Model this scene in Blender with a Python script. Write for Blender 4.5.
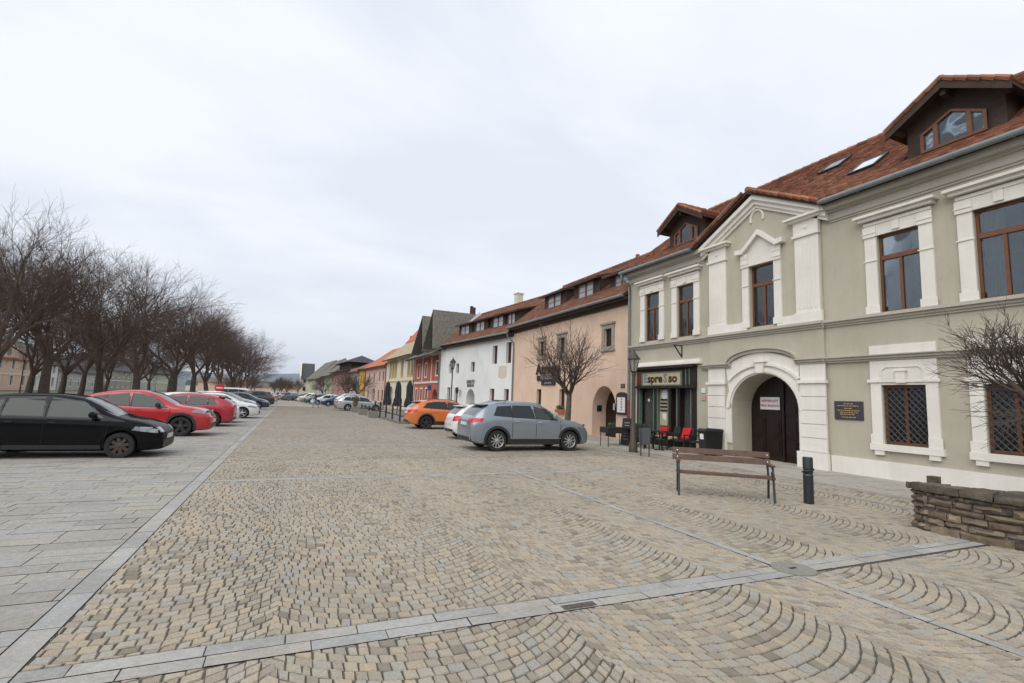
import bpy, bmesh, math, random
import numpy as np
from mathutils import Vector, Matrix
from mathutils.geometry import tessellate_polygon
R = math.radians
for o in list(bpy.data.objects):
    bpy.data.objects.remove(o)
S = bpy.context.scene
COL = S.collection
# ------------------------------------------------------------------ camera
cd = bpy.data.cameras.new('camera'); cam = bpy.data.objects.new('camera', cd); COL.objects.link(cam)
cd.sensor_width = 36; cd.sensor_fit = 'HORIZONTAL'; cd.lens = 495 / 1024 * 36
cd.clip_start = .05; cd.clip_end = 40000
_Y = Vector((-220, -49.5, -495)).normalized()
_X = Vector((1139, -101.5, -495)); _X = (_X - _X.dot(_Y) * _Y).normalized()
_Z = _X.cross(_Y)
cam.matrix_world = Matrix((tuple(_X), tuple(_Y), tuple(_Z))).to_4x4()
cam.location = (0, 0, 1.75)
S.camera = cam
# ------------------------------------------------------------------ sky, sun, exposure
SUN_EL, SUN_AZ = R(48), R(200)
W = bpy.data.worlds.new('World'); S.world = W; W.use_nodes = True
nt = W.node_tree; nt.nodes.clear()
def N(t, tree=None, **k):
    n = (tree or nt).nodes.new(t)
    for a, b in k.items(): setattr(n, a, b)
    return n
out = N('ShaderNodeOutputWorld'); bg = N('ShaderNodeBackground'); bg.inputs[1].default_value = .1
sky = N('ShaderNodeTexSky', sky_type='NISHITA', sun_disc=False, sun_elevation=SUN_EL, sun_rotation=SUN_AZ)
tc = N('ShaderNodeTexCoord'); sep = N('ShaderNodeSeparateXYZ'); nt.links.new(tc.outputs['Generated'], sep.inputs[0])
# cloud deck: project the view direction on a plane so that clouds flatten towards the horizon
mx = N('ShaderNodeMath', operation='MAXIMUM'); mx.inputs[1].default_value = 0.0; nt.links.new(sep.outputs[2], mx.inputs[0])
ad = N('ShaderNodeMath', operation='ADD'); ad.inputs[1].default_value = .12; nt.links.new(mx.outputs[0], ad.inputs[0])
cmb = N('ShaderNodeCombineXYZ')
for i in (0, 1):
    dv = N('ShaderNodeMath', operation='DIVIDE'); nt.links.new(sep.outputs[i], dv.inputs[0]); nt.links.new(ad.outputs[0], dv.inputs[1]); nt.links.new(dv.outputs[0], cmb.inputs[i])
n1 = N('ShaderNodeTexNoise'); n1.inputs['Scale'].default_value = .9; n1.inputs['Detail'].default_value = 7; n1.inputs['Roughness'].default_value = .55; n1.inputs['Distortion'].default_value = .35
mp = N('ShaderNodeMapping'); mp.inputs['Scale'].default_value = (.8, 1.3, 1); mp.inputs['Rotation'].default_value = (0, 0, R(25)); mp.inputs['Location'].default_value = (3.1, 1.7, 0)
nt.links.new(cmb.outputs[0], mp.inputs[0]); nt.links.new(mp.outputs[0], n1.inputs[0])
cr = N('ShaderNodeValToRGB'); e = cr.color_ramp.elements
e[0].position = .38; e[0].color = (6.75, 7.15, 7.85, 1); e[1].position = .60; e[1].color = (8.0, 8.25, 8.8, 1)
nt.links.new(n1.outputs[0], cr.inputs[0])
hz = N('ShaderNodeMapRange'); hz.inputs[1].default_value = 0; hz.inputs[2].default_value = .35; hz.inputs[3].default_value = .55; hz.inputs[4].default_value = 0; nt.links.new(sep.outputs[2], hz.inputs[0])
mh = N('ShaderNodeMixRGB'); mh.inputs[2].default_value = (7.3, 7.6, 8.2, 1); nt.links.new(hz.outputs[0], mh.inputs[0]); nt.links.new(cr.outputs[0], mh.inputs[1])
mix = N('ShaderNodeMixRGB'); mix.inputs[0].default_value = .93
nt.links.new(sky.outputs[0], mix.inputs[1]); nt.links.new(mh.outputs[0], mix.inputs[2])
nt.links.new(mix.outputs[0], bg.inputs[0]); nt.links.new(bg.outputs[0], out.inputs[0])
sd = bpy.data.lights.new('sun', 'SUN'); sd.energy = 1.75; sd.angle = R(60); sd.color = (1, .97, .92)
sun = bpy.data.objects.new('sun', sd); COL.objects.link(sun)
# light comes from above, a little behind and to the left of the camera
az = R(236)
dirv = Vector((math.sin(az) * math.cos(SUN_EL), math.cos(az) * math.cos(SUN_EL), math.sin(SUN_EL)))
sun.rotation_euler = dirv.to_track_quat('Z', 'Y').to_euler()
sky.sun_rotation = az
S.view_settings.view_transform = 'Standard'; S.view_settings.look = 'None'; S.view_settings.exposure = .36; S.view_settings.gamma = 1
S.render.engine = 'CYCLES'

# ------------------------------------------------------------------ materials
def sock(b, name): return b.inputs[name]
def mat(name, col, rough=.7, var=.12, scale=3., bump=0., bscale=40., metal=0., spec=.5, island=None, coat=0., dirt=None, streak=0.):
    """principled material: base colour broken up by noise, optional colours picked per loose piece, optional bump"""
    m = bpy.data.materials.new(name); m.use_nodes = True; t = m.node_tree; b = t.nodes['Principled BSDF']
    L = t.links.new
    b.inputs['Roughness'].default_value = rough; b.inputs['Metallic'].default_value = metal
    b.inputs['Specular IOR Level'].default_value = spec; b.inputs['Coat Weight'].default_value = coat; b.inputs['Coat Roughness'].default_value = .04
    co = N('ShaderNodeTexCoord', t)
    base = N('ShaderNodeRGB', t); base.outputs[0].default_value = (*col, 1); cur = base.outputs[0]
    if island:
        g = N('ShaderNodeNewGeometry', t); r = N('ShaderNodeValToRGB', t); r.color_ramp.interpolation = 'LINEAR'
        el = r.color_ramp.elements; n = len(island)
        while len(el) < n: el.new(.5)
        for i, c in enumerate(island): el[i].position = i / (n - 1); el[i].color = (*c, 1)
        L(g.outputs['Random Per Island'], r.inputs[0]); cur = r.outputs[0]
    if var:
        nz = N('ShaderNodeTexNoise', t); nz.inputs['Scale'].default_value = scale; nz.inputs['Detail'].default_value = 6; nz.inputs['Roughness'].default_value = .6
        L(co.outputs['Object'], nz.inputs[0])
        mr = N('ShaderNodeMapRange', t); mr.inputs[1].default_value = .3; mr.inputs[2].default_value = .7; mr.inputs[3].default_value = 1 - var; mr.inputs[4].default_value = 1 + var
        L(nz.outputs[0], mr.inputs[0])
        vm = N('ShaderNodeVectorMath', t, operation='SCALE'); L(cur, vm.inputs[0]); L(mr.outputs[0], vm.inputs['Scale']); cur = vm.outputs[0]
    if dirt:
        dcol, dsc, lo, hi, amt = dirt
        nz = N('ShaderNodeTexNoise', t); nz.inputs['Scale'].default_value = dsc; nz.inputs['Detail'].default_value = 8; nz.inputs['Roughness'].default_value = .65
        L(co.outputs['Object'], nz.inputs[0])
        mr = N('ShaderNodeMapRange', t); mr.inputs[1].default_value = lo; mr.inputs[2].default_value = hi; mr.inputs[3].default_value = 0; mr.inputs[4].default_value = amt
        L(nz.outputs[0], mr.inputs[0])
        mm = N('ShaderNodeMixRGB', t); mm.inputs[2].default_value = (*dcol, 1); L(mr.outputs[0], mm.inputs[0]); L(cur, mm.inputs[1]); cur = mm.outputs[0]
    if streak:   # rain streaks: noise drawn out along the height of the wall
        mp_ = N('ShaderNodeMapping', t); mp_.inputs['Scale'].default_value = (2.2, 2.2, .22); L(co.outputs['Object'], mp_.inputs[0])
        nz = N('ShaderNodeTexNoise', t); nz.inputs['Scale'].default_value = 1.6; nz.inputs['Detail'].default_value = 7; nz.inputs['Roughness'].default_value = .7; L(mp_.outputs[0], nz.inputs[0])
        mr = N('ShaderNodeMapRange', t); mr.inputs[1].default_value = .35; mr.inputs[2].default_value = .7; mr.inputs[3].default_value = 1 + streak * .4; mr.inputs[4].default_value = 1 - streak
        L(nz.outputs[0], mr.inputs[0]); vm = N('ShaderNodeVectorMath', t, operation='SCALE'); L(cur, vm.inputs[0]); L(mr.outputs[0], vm.inputs['Scale']); cur = vm.outputs[0]
    L(cur, b.inputs['Base Color'])
    if bump:
        nb = N('ShaderNodeTexNoise', t); nb.inputs['Scale'].default_value = bscale; nb.inputs['Detail'].default_value = 5
        L(co.outputs['Object'], nb.inputs[0])
        bp = N('ShaderNodeBump', t); bp.inputs['Strength'].default_value = bump; bp.inputs['Distance'].default_value = .02
        L(nb.outputs[0], bp.inputs['Height']); L(bp.outputs[0], b.inputs['Normal'])
    return m
def glassy(name, col, rough=.03, spec=.7):
    m = mat(name, col, rough, var=0, spec=spec); return m
def plaster(name, col, var=.06): return mat(name, col, .9, var, .7, .3, 25, spec=.2, dirt=((col[0]*.66, col[1]*.63, col[2]*.58), .55, .48, .8, .42), streak=.055)
M = {}
M['green'] = plaster('sage_plaster', (.445, .417, .33))
M['white'] = plaster('white_trim', (.74, .71, .645), .04)
M['beige'] = plaster('beige_cornice', (.45, .42, .36), .03)
M['peach'] = plaster('peach_plaster', (.67, .49, .375))
M['lime'] = plaster('white_limewash', (.71, .715, .70), .03)
M['red'] = plaster('red_plaster', (.43, .135, .09))
M['cream'] = plaster('cream_plaster', (.66, .62, .50))
M['paleyellow'] = plaster('pale_wall', (.62, .62, .56))
M['ochre'] = plaster('ochre_plaster', (.56, .32, .07))
M['pink'] = plaster('pink_plaster', (.58, .42, .36))
M['rose'] = plaster('rose_plaster', (.42, .24, .23))
M['greyw'] = plaster('grey_plaster', (.42, .42, .40))
M['palegreen'] = plaster('pale_green_plaster', (.44, .47, .33))
M['stonef'] = mat('carved_stone', (.30, .27, .22), .9, .2, 8, .4)
M['frame'] = mat('brown_window_wood', (.15, .055, .022), .45, .2, 9, .1, spec=.5)
M['wood'] = mat('dark_wood', (.035, .014, .010), .5, .3, 6, .3, 30)
M['timber'] = mat('roof_timber', (.045, .027, .019), .8, .3, 5, .4, 20)
M['weathered'] = mat('weathered_timber', (.16, .14, .115), .9, .3, 6, .5, 20)
M['shingle'] = mat('grey_wood_shingles', (.13, .118, .098), .95, .3, 4, .8, 14, dirt=((.12, .12, .075), 1.2, .5, .8, .5))
M['slate'] = mat('dark_slate', (.045, .047, .05), .8, .25, 5, .6, 14)
M['tile'] = mat('clay_roof_tiles', (.33, .12, .06), .85, .22, 1.1, .5, 60, island=[(.14, .065, .042), (.25, .108, .064), (.32, .14, .078), (.235, .098, .06), (.18, .08, .052), (.30, .155, .095)], spec=.25)
M['tileold'] = mat('old_roof_tiles', (.23, .085, .05), .9, .25, 1.1, .5, 60, island=[(.14, .075, .052), (.22, .105, .068), (.27, .125, .078), (.19, .09, .06), (.16, .085, .06)], spec=.2)
M['orange_tile'] = mat('orange_roof_tiles', (.42, .12, .055), .85, .2, 2, .6, 20)
M['tantile'] = mat('tan_roof_tiles', (.36, .29, .19), .9, .25, 2, .6, 20)
M['zinc'] = mat('zinc_sheet', (.19, .215, .22), .5, .15, 4, metal=.3)
M['rednpipe'] = mat('rust_red_pipe', (.20, .045, .04), .6, .15, 4)
M['glass'] = glassy('window_glass', (.022, .03, .042), .02, 1.0); M['glass'].node_tree.nodes['Principled BSDF'].inputs['IOR'].default_value = 1.75
_g = M['glass'].node_tree; _c = N('ShaderNodeTexCoord', _g); _n = N('ShaderNodeTexNoise', _g); _n.inputs['Scale'].default_value = 1.3; _n.inputs['Detail'].default_value = 1; _b = N('ShaderNodeBump', _g); _b.inputs['Strength'].default_value = .5; _b.inputs['Distance'].default_value = .06
_g.links.new(_c.outputs['Object'], _n.inputs[0]); _g.links.new(_n.outputs[0], _b.inputs['Height']); _g.links.new(_b.outputs[0], _g.nodes['Principled BSDF'].inputs['Normal'])
_b.inputs['Strength'].default_value = .35
_p = _g.nodes['Principled BSDF']; _o = _g.nodes['Material Output']; _t = N('ShaderNodeBsdfTransparent', _g); _t.inputs[0].default_value = (.62, .66, .66, 1); _gl = N('ShaderNodeBsdfGlossy', _g); _gl.inputs['Roughness'].default_value = .02; _gl.inputs[0].default_value = (.9, .95, 1, 1)
_f = N('ShaderNodeFresnel', _g); _f.inputs[0].default_value = 1.9; _m = N('ShaderNodeMixShader', _g)
_g.links.new(_b.outputs[0], _gl.inputs['Normal']); _g.links.new(_f.outputs[0], _m.inputs[0]); _g.links.new(_t.outputs[0], _m.inputs[1]); _g.links.new(_gl.outputs[0], _m.inputs[2]); _g.links.new(_m.outputs[0], _o.inputs[0])
M['curt'] = mat('pale_curtain', (.55, .56, .57), .95, .1, 8)
M['glassd'] = glassy('dim_glass', (.012, .013, .015), .12, .6)
M['skyglass'] = glassy('painted_reflection_glass', (.55, .58, .62), .08, 1)  # white sky reflection put into the pane's base colour
M['iron'] = mat('black_iron', (.014, .015, .017), .45, .2, 12, spec=.5)
M['black'] = mat('black_plastic', (.016, .016, .017), .5, .1, 8)
M['grille_iron'] = mat('window_bars', (.05, .05, .052), .5, 0, spec=.5)
M['plinthdk'] = mat('dark_opening', (.012, .011, .010), .9, 0)
# ------------------------------------------------------------------ mesh helper
class MB:
    def __init__(s): s.v = []; s.f = []; s.m = []
    def add(s, vs, fs, mi=0):
        b = len(s.v); s.v += [tuple(v) for v in vs]
        s.f += [tuple(i + b for i in f) for f in fs]; s.m += [mi] * len(fs)
    def hexa(s, p, mi=0):   # 8 corners: bottom 4 then top 4
        s.add(p, [(0, 3, 2, 1), (4, 5, 6, 7), (0, 1, 5, 4), (1, 2, 6, 5), (2, 3, 7, 6), (3, 0, 4, 7)], mi)
    def box(s, x0, x1, y0, y1, z0, z1, mi=0):
        s.hexa([(x0, y0, z0), (x1, y0, z0), (x1, y1, z0), (x0, y1, z0), (x0, y0, z1), (x1, y0, z1), (x1, y1, z1), (x0, y1, z1)], mi)
    def prism(s, poly, ext, mi=0):
        n = len(poly); ext = Vector(ext); P = [Vector(p) for p in poly]
        s.add(P + [p + ext for p in P], [tuple(range(n))[::-1], tuple(range(n, 2 * n))] + [(i, (i + 1) % n, n + (i + 1) % n, n + i) for i in range(n)], mi)
    def tube(s, pts, rad, sides=6, mi=0, cap=True):
        P = [Vector(p) for p in pts]; n = len(P)
        if not hasattr(rad, '__len__'): rad = [rad] * n
        vs = []; ref = None
        for i, p in enumerate(P):
            t = (P[min(i + 1, n - 1)] - P[max(i - 1, 0)])
            t = t.normalized() if t.length > 1e-9 else Vector((0, 0, 1))
            if ref is None: ref = Vector((1, 0, 0)) if abs(t.x) < .8 else Vector((0, 1, 0))
            a = (ref - ref.dot(t) * t)
            a = a.normalized() if a.length > 1e-6 else t.orthogonal().normalized()
            ref = a; b = t.cross(a)
            for k in range(sides):
                th = 2 * math.pi * k / sides; vs.append(p + (a * math.cos(th) + b * math.sin(th)) * rad[i])
        fs = [(i * sides + k, i * sides + (k + 1) % sides, (i + 1) * sides + (k + 1) % sides, (i + 1) * sides + k) for i in range(n - 1) for k in range(sides)]
        if cap: fs += [tuple(range(sides))[::-1], tuple(range((n - 1) * sides, n * sides))]
        s.add(vs, fs, mi)
    def lathe(s, prof, c=(0, 0, 0), ax=(0, 0, 1), sides=24, mi=0, cap=True):
        ax = Vector(ax).normalized(); a = ax.orthogonal().normalized(); b = ax.cross(a); c = Vector(c); vs = []
        for r, h in prof:
            for k in range(sides):
                th = 2 * math.pi * k / sides; vs.append(c + ax * h + (a * math.cos(th) + b * math.sin(th)) * r)
        n = len(prof)
        fs = [(i * sides + k, i * sides + (k + 1) % sides, (i + 1) * sides + (k + 1) % sides, (i + 1) * sides + k) for i in range(n - 1) for k in range(sides)]
        if cap and prof[0][0] > 1e-4: fs.append(tuple(range(sides))[::-1])
        if cap and prof[-1][0] > 1e-4: fs.append(tuple(range((n - 1) * sides, n * sides)))
        s.add(vs, fs, mi)
    def build(s, name, mats, parent=None, smooth=0, recalc=False):
        org = ORG.get(parent.name, Vector((0, 0, 0))) if parent else Vector((0, 0, 0))
        me = bpy.data.meshes.new(name)
        v = np.array(s.v, dtype=np.float64) - np.array(org)
        me.from_pydata(v.tolist(), [], s.f)
        for m in (mats if isinstance(mats, (list, tuple)) else [mats]): me.materials.append(M[m] if isinstance(m, str) else m)
        if any(s.m): me.polygons.foreach_set('material_index', s.m)
        if smooth:
            me.polygons.foreach_set('use_smooth', [True] * len(s.f))
            if smooth != True:
                try: me.set_sharp_from_angle(angle=R(smooth))
                except Exception: pass
        if recalc:
            bm = bmesh.new(); bm.from_mesh(me); bmesh.ops.recalc_face_normals(bm, faces=bm.faces); bm.to_mesh(me); bm.free()
        me.update()
        o = bpy.data.objects.new(name, me); COL.objects.link(o)
        if parent: o.parent = parent
        ORG[o.name] = org
        return o
ORG = {}
def tag(o, label=None, cat=None, group=None, kind=None):
    if label: o['label'] = label
    if cat: o['category'] = cat
    if group: o['group'] = group
    if kind: o['kind'] = kind
    return o
def empty(name, loc, label=None, cat=None, group=None, rz=0, sub=True):
    o = bpy.data.objects.new(name, None); COL.objects.link(o); o.location = loc; o.rotation_euler = (0, 0, rz); o.empty_display_size = .2
    ORG[o.name] = Vector(loc) if sub else Vector((0, 0, 0))
    return tag(o, label, cat, group)
def copy_tree(o, parent=None):
    c = o.copy(); COL.objects.link(c); c.parent = parent
    for ch in [x for x in bpy.data.objects if x.parent == o]: copy_tree(ch, c)
    return c
class Fr:
    """facade frame: s along the wall, z up, o outwards to the street"""
    def __init__(s, A, B):
        s.A = Vector((A[0], A[1], 0)); d = Vector((B[0] - A[0], B[1] - A[1], 0)); s.L = d.length; s.d = d.normalized(); s.n = Vector((-s.d.y, s.d.x, 0))
    def P(s, a, z, o=0): return s.A + s.d * a + s.n * o + Vector((0, 0, z))
    def box(s, mb, s0, s1, z0, z1, o0, o1, mi=0):
        mb.hexa([s.P(s0, z0, o0), s.P(s1, z0, o0), s.P(s1, z0, o1), s.P(s0, z0, o1), s.P(s0, z1, o0), s.P(s1, z1, o0), s.P(s1, z1, o1), s.P(s0, z1, o1)], mi)
    def poly(s, mb, pts, o0, o1, mi=0):
        mb.prism([s.P(a, z, o0) for a, z in pts], s.n * (o1 - o0), mi)
def arch(s0, s1, z0, zs, za, n=14):
    """outline of an arched opening: springs at zs, apex at za"""
    c = (s0 + s1) / 2; r = (s1 - s0) / 2
    return [(s0, z0)] + [(c - r * math.cos(math.pi * i / n), zs + (za - zs) * math.sin(math.pi * i / n)) for i in range(n + 1)] + [(s1, z0)]
def rect(s0, s1, z0, z1): return [(s0, z0), (s0, z1), (s1, z1), (s1, z0)]
def wall(mb, F, outer, holes, o=0, depth=.2, mi=0, rmi=None, depths=None):
    loops = [outer] + holes
    tri = tessellate_polygon([[Vector((a, z, 0)) for a, z in l] for l in loops])
    flat = [p for l in loops for p in l]
    mb.add([F.P(a, z, o) for a, z in flat], [t for t in tri], mi)
    for k, h in enumerate(holes):
        dp = depths[k] if depths else depth; n = len(h)
        for i in range(n):
            a, b = h[i], h[(i + 1) % n]
            mb.add([F.P(*a, o), F.P(*b, o), F.P(*b, o - dp), F.P(*a, o - dp)], [(0, 1, 2, 3)], mi if rmi is None else rmi)
def ring(mb, F, outer, inner, o0, o1, mi=0):
    """frame between two outlines with the same number of points, from depth o0 to o1"""
    n = len(outer)
    for i in range(n):
        j = (i + 1) % n
        a, b, c, d = outer[i], outer[j], inner[j], inner[i]
        mb.hexa([F.P(*a, o0), F.P(*b, o0), F.P(*c, o0), F.P(*d, o0), F.P(*a, o1), F.P(*b, o1), F.P(*c, o1), F.P(*d, o1)], mi)
def window(parent, F, s0, s1, z0, z1, o, fm='frame', gm='glass', fw=.06, trans=None, mull=True, name='window', bars=None):
    mb = MB(); t = .05
    F.box(mb, s0, s1, z0, z0 + fw, o, o + t); F.box(mb, s0, s1, z1 - fw, z1, o, o + t)
    F.box(mb, s0, s0 + fw, z0 + fw, z1 - fw, o, o + t); F.box(mb, s1 - fw, s1, z0 + fw, z1 - fw, o, o + t)
    zt = z1 - fw; c = (s0 + s1) / 2
    if trans:
        F.box(mb, s0 + fw, s1 - fw, trans - .06, trans + .06, o + .001, o + t + .02); zt = trans - .06
        # casement stiles below the transom
    if mull: F.box(mb, c - .035, c + .035, z0 + fw, zt, o + .001, o + t + .008)
    if bars:
        for i in range(1, bars[0]): z = z0 + (z1 - z0) * i / bars[0]; F.box(mb, s0 + fw, s1 - fw, z - .015, z + .015, o + .01, o + .04)
    w = mb.build(name, fm, parent)
    g = MB(); F.box(g, s0 + fw * .5, s1 - fw * .5, z0 + fw * .5, z1 - fw * .5, o + .005, o + .02)
    # the two casements never hang quite true: tiny tilt is left to the glass bump
    g.build('pane', gm, w)
    return w
def slope_tiles(mb, P0, U, V, lu, lv, pred=None, tw=.18, th=.15, rnd=None, mi=0):
    """overlapping flat clay tiles, one loose piece each"""
    rnd = rnd or random.Random(5); P0 = Vector(P0); U = Vector(U).normalized(); V = Vector(V).normalized(); n = U.cross(V).normalized()
    if n.z < 0: n = -n
    nr = int(lv / th); nc = int(lu / tw)
    for r in range(nr):
        off = (r % 2) * tw * .5
        for c in range(nc + 1):
            u0 = c * tw - off; u1 = u0 + tw * .965; u0 = max(u0, 0); u1 = min(u1, lu)
            if u1 - u0 < .02: continue
            v0 = r * th; v1 = v0 + th * 1.3
            if pred and not pred((u0 + u1) / 2, v0 + th / 2): continue
            j = rnd.uniform(-.006, .006); k = rnd.uniform(-.006, .008)
            hb = .038 + k; ht = .012
            a = P0 + U * u0 + V * (v0 + j) + n * hb; b = P0 + U * u1 + V * (v0 - j) + n * (hb + rnd.uniform(-.004, .004))
            c_ = P0 + U * u1 + V * v1 + n * ht; d = P0 + U * u0 + V * v1 + n * ht
            mb.add([a, b, c_, d, a - n * .03, b - n * .03], [(0, 1, 2, 3), (4, 5, 1, 0), (4, 0, 3), (1, 5, 2)], mi)
def txt(name, body, F, s, z, o, size, m, parent, ext=.006, align='CENTER', bold=.0, sx=1., shear=0.):
    """flat lettering standing slightly proud of a wall; reads from left to right for someone in the street"""
    cu = bpy.data.curves.new('letters', 'FONT'); cu.body = body; cu.size = size; cu.extrude = ext; cu.offset = bold; cu.align_x = align; cu.align_y = 'CENTER'; cu.shear = shear; cu.resolution_u = 2
    tmp = bpy.data.objects.new('letters', cu); COL.objects.link(tmp)
    bpy.context.view_layer.update()
    me = bpy.data.meshes.new_from_object(tmp.evaluated_get(bpy.context.evaluated_depsgraph_get()))
    bpy.data.objects.remove(tmp); bpy.data.curves.remove(cu)
    p = F.P(s, z, o); x = -F.d * sx; y = Vector((0, 0, 1)); zz = F.n
    mt = Matrix(((x.x, y.x, zz.x, p.x), (x.y, y.y, zz.y, p.y), (x.z, y.z, zz.z, p.z), (0, 0, 0, 1)))
    me.transform(mt); org = ORG.get(parent.name, Vector((0, 0, 0))); me.transform(Matrix.Translation(-org))
    me.name = name; me.materials.clear(); me.materials.append(M[m])
    o_ = bpy.data.objects.new(name, me); COL.objects.link(o_); o_.parent = parent; ORG[o_.name] = org
    return o_
HAZE = 0.00007
# ------------------------------------------------------------------ ground
M['earth'] = mat('winter_earth', (.13, .115, .075), .95, .25, .05)
M['joint'] = mat('paving_joint_sand', (.085, .072, .056), .95, .25, 6, .4, 60)
SETT = [(.20, .172, .135), (.335, .292, .226), (.385, .33, .25), (.35, .312, .25), (.32, .282, .226), (.40, .325, .235), (.305, .295, .265), (.37, .335, .275), (.27, .235, .19), (.335, .28, .215)]
M['sett'] = mat('stone_setts', (.4, .34, .27), .85, .17, 55, .55, 55, island=SETT, spec=.3, dirt=((.15, .135, .105), .30, .46, .75, .38))
M['slab'] = mat('stone_slabs', (.36, .34, .31), .8, .16, 20, .3, 60, island=[(.27, .255, .225), (.31, .295, .265), (.33, .31, .275), (.305, .30, .28), (.35, .32, .27), (.29, .28, .26), (.345, .305, .25)], spec=.3, dirt=((.16, .15, .125), .7, .45, .8, .5))
M['gslab'] = mat('grey_granite_slabs', (.33, .325, .31), .8, .16, 30, .3, 70, island=[(.285, .28, .265), (.34, .335, .32), (.36, .33, .285), (.315, .315, .305), (.37, .36, .335)], spec=.3, dirt=((.17, .155, .13), 1.6, .45, .8, .55))
M['farpave'] = mat('distant_paving', (.305, .27, .225), .9, .12, 1.2, .3, 9)
M['walk'] = mat('pavement_slabs', (.36, .335, .29), .85, .12, 10, .2, 40, island=[(.31, .29, .25), (.37, .345, .30), (.34, .32, .28)], spec=.3, dirt=((.2, .18, .15), .5, .5, .8, .4))
def sheet(name, x0, x1, y0, y1, z, m):
    b = MB(); b.add([(x0, y0, z), (x1, y0, z), (x1, y1, z), (x0, y1, z)], [(0, 1, 2, 3)]); return tag(b.build(name, m), kind='structure')
sheet('ground', -9000, 9000, -3000, 12000, -.06, 'earth')
sheet('paving_bed', -19, 14.45, -4, 62, .006, 'joint')
sheet('far_paving', -19, 14.6, 62, 215, .004, 'farpave')
rg = random.Random(11)
def stone(vs, fs, c, h, bev):
    """one stone: top face, bevelled sides; c = 4 corners (x, y)"""
    b = len(vs); cx = sum(p[0] for p in c) / 4; cy = sum(p[1] for p in c) / 4
    if bev:
        tx, ty = rg.uniform(-.03, .03), rg.uniform(-.03, .03)
        for k in (1.0, .885):
            for x, y in c:
                xx, yy = cx + (x - cx) * k, cy + (y - cy) * k
                vs.append((xx, yy, (h - .009 if k == 1 else h) + (xx - cx) * tx + (yy - cy) * ty))
        for x, y in c: vs.append((x, y, -.004))
        fs += [(b + 4, b + 5, b + 6, b + 7)] + [(b + i, b + (i + 1) % 4, b + 4 + (i + 1) % 4, b + 4 + i) for i in range(4)] + [(b + 8 + i, b + 8 + (i + 1) % 4, b + (i + 1) % 4, b + i) for i in range(4)]
    else:
        for x, y in c: vs.append((x, y, h))
        fs.append((b, b + 1, b + 2, b + 3))
def raw(name, vs, fs, m):
    me = bpy.data.meshes.new(name); me.from_pydata(vs, [], fs); me.materials.append(M[m]); o = bpy.data.objects.new(name, me); COL.objects.link(o); return tag(o, kind='structure')
def setts(name, x0, x1, bays, xc0, pitch=.108, RR=1.5, Wc=2.1):
    """small stones laid in stacked segmental arcs, bays = list of (y0, y1)"""
    vs, fs = [], []; ha = math.asin(Wc / 2 / RR)
    ncol = range(math.floor((x0 - xc0) / Wc - .5), math.ceil((x1 - xc0) / Wc + .5) + 1)
    for y0, y1 in bays:
        for k in ncol:
            xc = xc0 + k * Wc
            if xc + Wc / 2 < x0 or xc - Wc / 2 > x1: continue
            yy = y0 - RR * (1 - math.cos(ha)) - .1 + rg.uniform(0, .1)
            while yy < y1 + .1:
                p = pitch * rg.uniform(.93, 1.08); th = -ha + rg.uniform(-.06, 0)
                while th < ha:
                    w = rg.uniform(.07, .135) / RR; t2 = min(th + w, ha)
                    if t2 - th < .03: break
                    g = .0062 if yy < 14 else .0035; gt = g * .8 / RR
                    jj = lambda: rg.uniform(-.006, .006)
                    c = []
                    for (t, e) in ((th + gt, g), (t2 - gt, g), (t2 - gt, p - g), (th + gt, p - g)):
                        c.append((xc + (RR) * math.sin(t) + jj(), yy + e + RR * (1 - math.cos(t)) + jj()))
                    th = t2
                    mx_ = sum(q[0] for q in c) / 4; my = sum(q[1] for q in c) / 4
                    if not (x0 - .045 < mx_ < x1 + .045 and y0 - .045 < my < y1 + .045): continue
                    c = [(min(max(q[0], x0 + .004), x1 - .004), min(max(q[1], y0 + .004), y1 - .004)) for q in c]
                    if my > 24 and rg.random() < 0: continue
                    stone(vs, fs, c, rg.uniform(.013, .018), my < 14)
                yy += p
    return raw(name, vs, fs, 'sett')
BY = [3.93, 10.98, 18.0, 25.0, 32.0, 39.0, 46.0, 53.0]
def bays(lo=-1.0):
    b = [(lo, BY[0] - .155)]
    for i in range(len(BY) - 1): b.append((BY[i] + .155 if i == 0 else BY[i] + .12, BY[i + 1] - .12))
    b.append((BY[-1] + .12, 61)); return b
setts('stone_sett_paving', -1.36, 5.065, bays(), 3.2)
setts('stone_sett_paving_east', 5.195, 10.6, bays(), 5.35 , pitch=.104)
# slab parking side: rows running across
def rows(name, x0, x1, y0, y1, d, l0, l1, m, g=.0042, h=(.013, .0165), skip=None, along='x', bevy=14):
    vs, fs = [], []
    if along == 'x':
        y = y0
        while y < y1 - .02:
            ye = min(y + d * rg.uniform(.97, 1.03), y1); x = x0 - rg.uniform(0, l0)
            while x < x1 - .01:
                xe = min(x + rg.uniform(l0, l1), x1); xa = max(x, x0)
                if xe - xa > .015:
                    j = lambda: rg.uniform(-.003, .003)
                    stone(vs, fs, [(xa + g, y + g + j()), (xe - g + j(), y + g), (xe - g, ye - g + j()), (xa + g + j(), ye - g)], rg.uniform(*h), y < 0)
                x = xe
            y = ye
    else:
        x = x0
        while x < x1 - .02:
            xe = min(x + d, x1); y = y0 - rg.uniform(0, l0)
            while y < y1 - .01:
                ye = min(y + rg.uniform(l0, l1), y1); ya = max(y, y0)
                if ye - ya > .015: stone(vs, fs, [(x + g, ya + g), (xe - g, ya + g), (xe - g, ye - g), (x + g, ye - g)], rg.uniform(*h), False)
                y = ye
            x = xe
    return raw(name, vs, fs, m)
rows('slab_paving', -18.9, -1.56, -1, 10.8, .26, .35, .85, 'slab')
rows('slab_paving_far', -18.9, -1.56, 11.1, 61, .28, .35, .85, 'slab')
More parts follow.
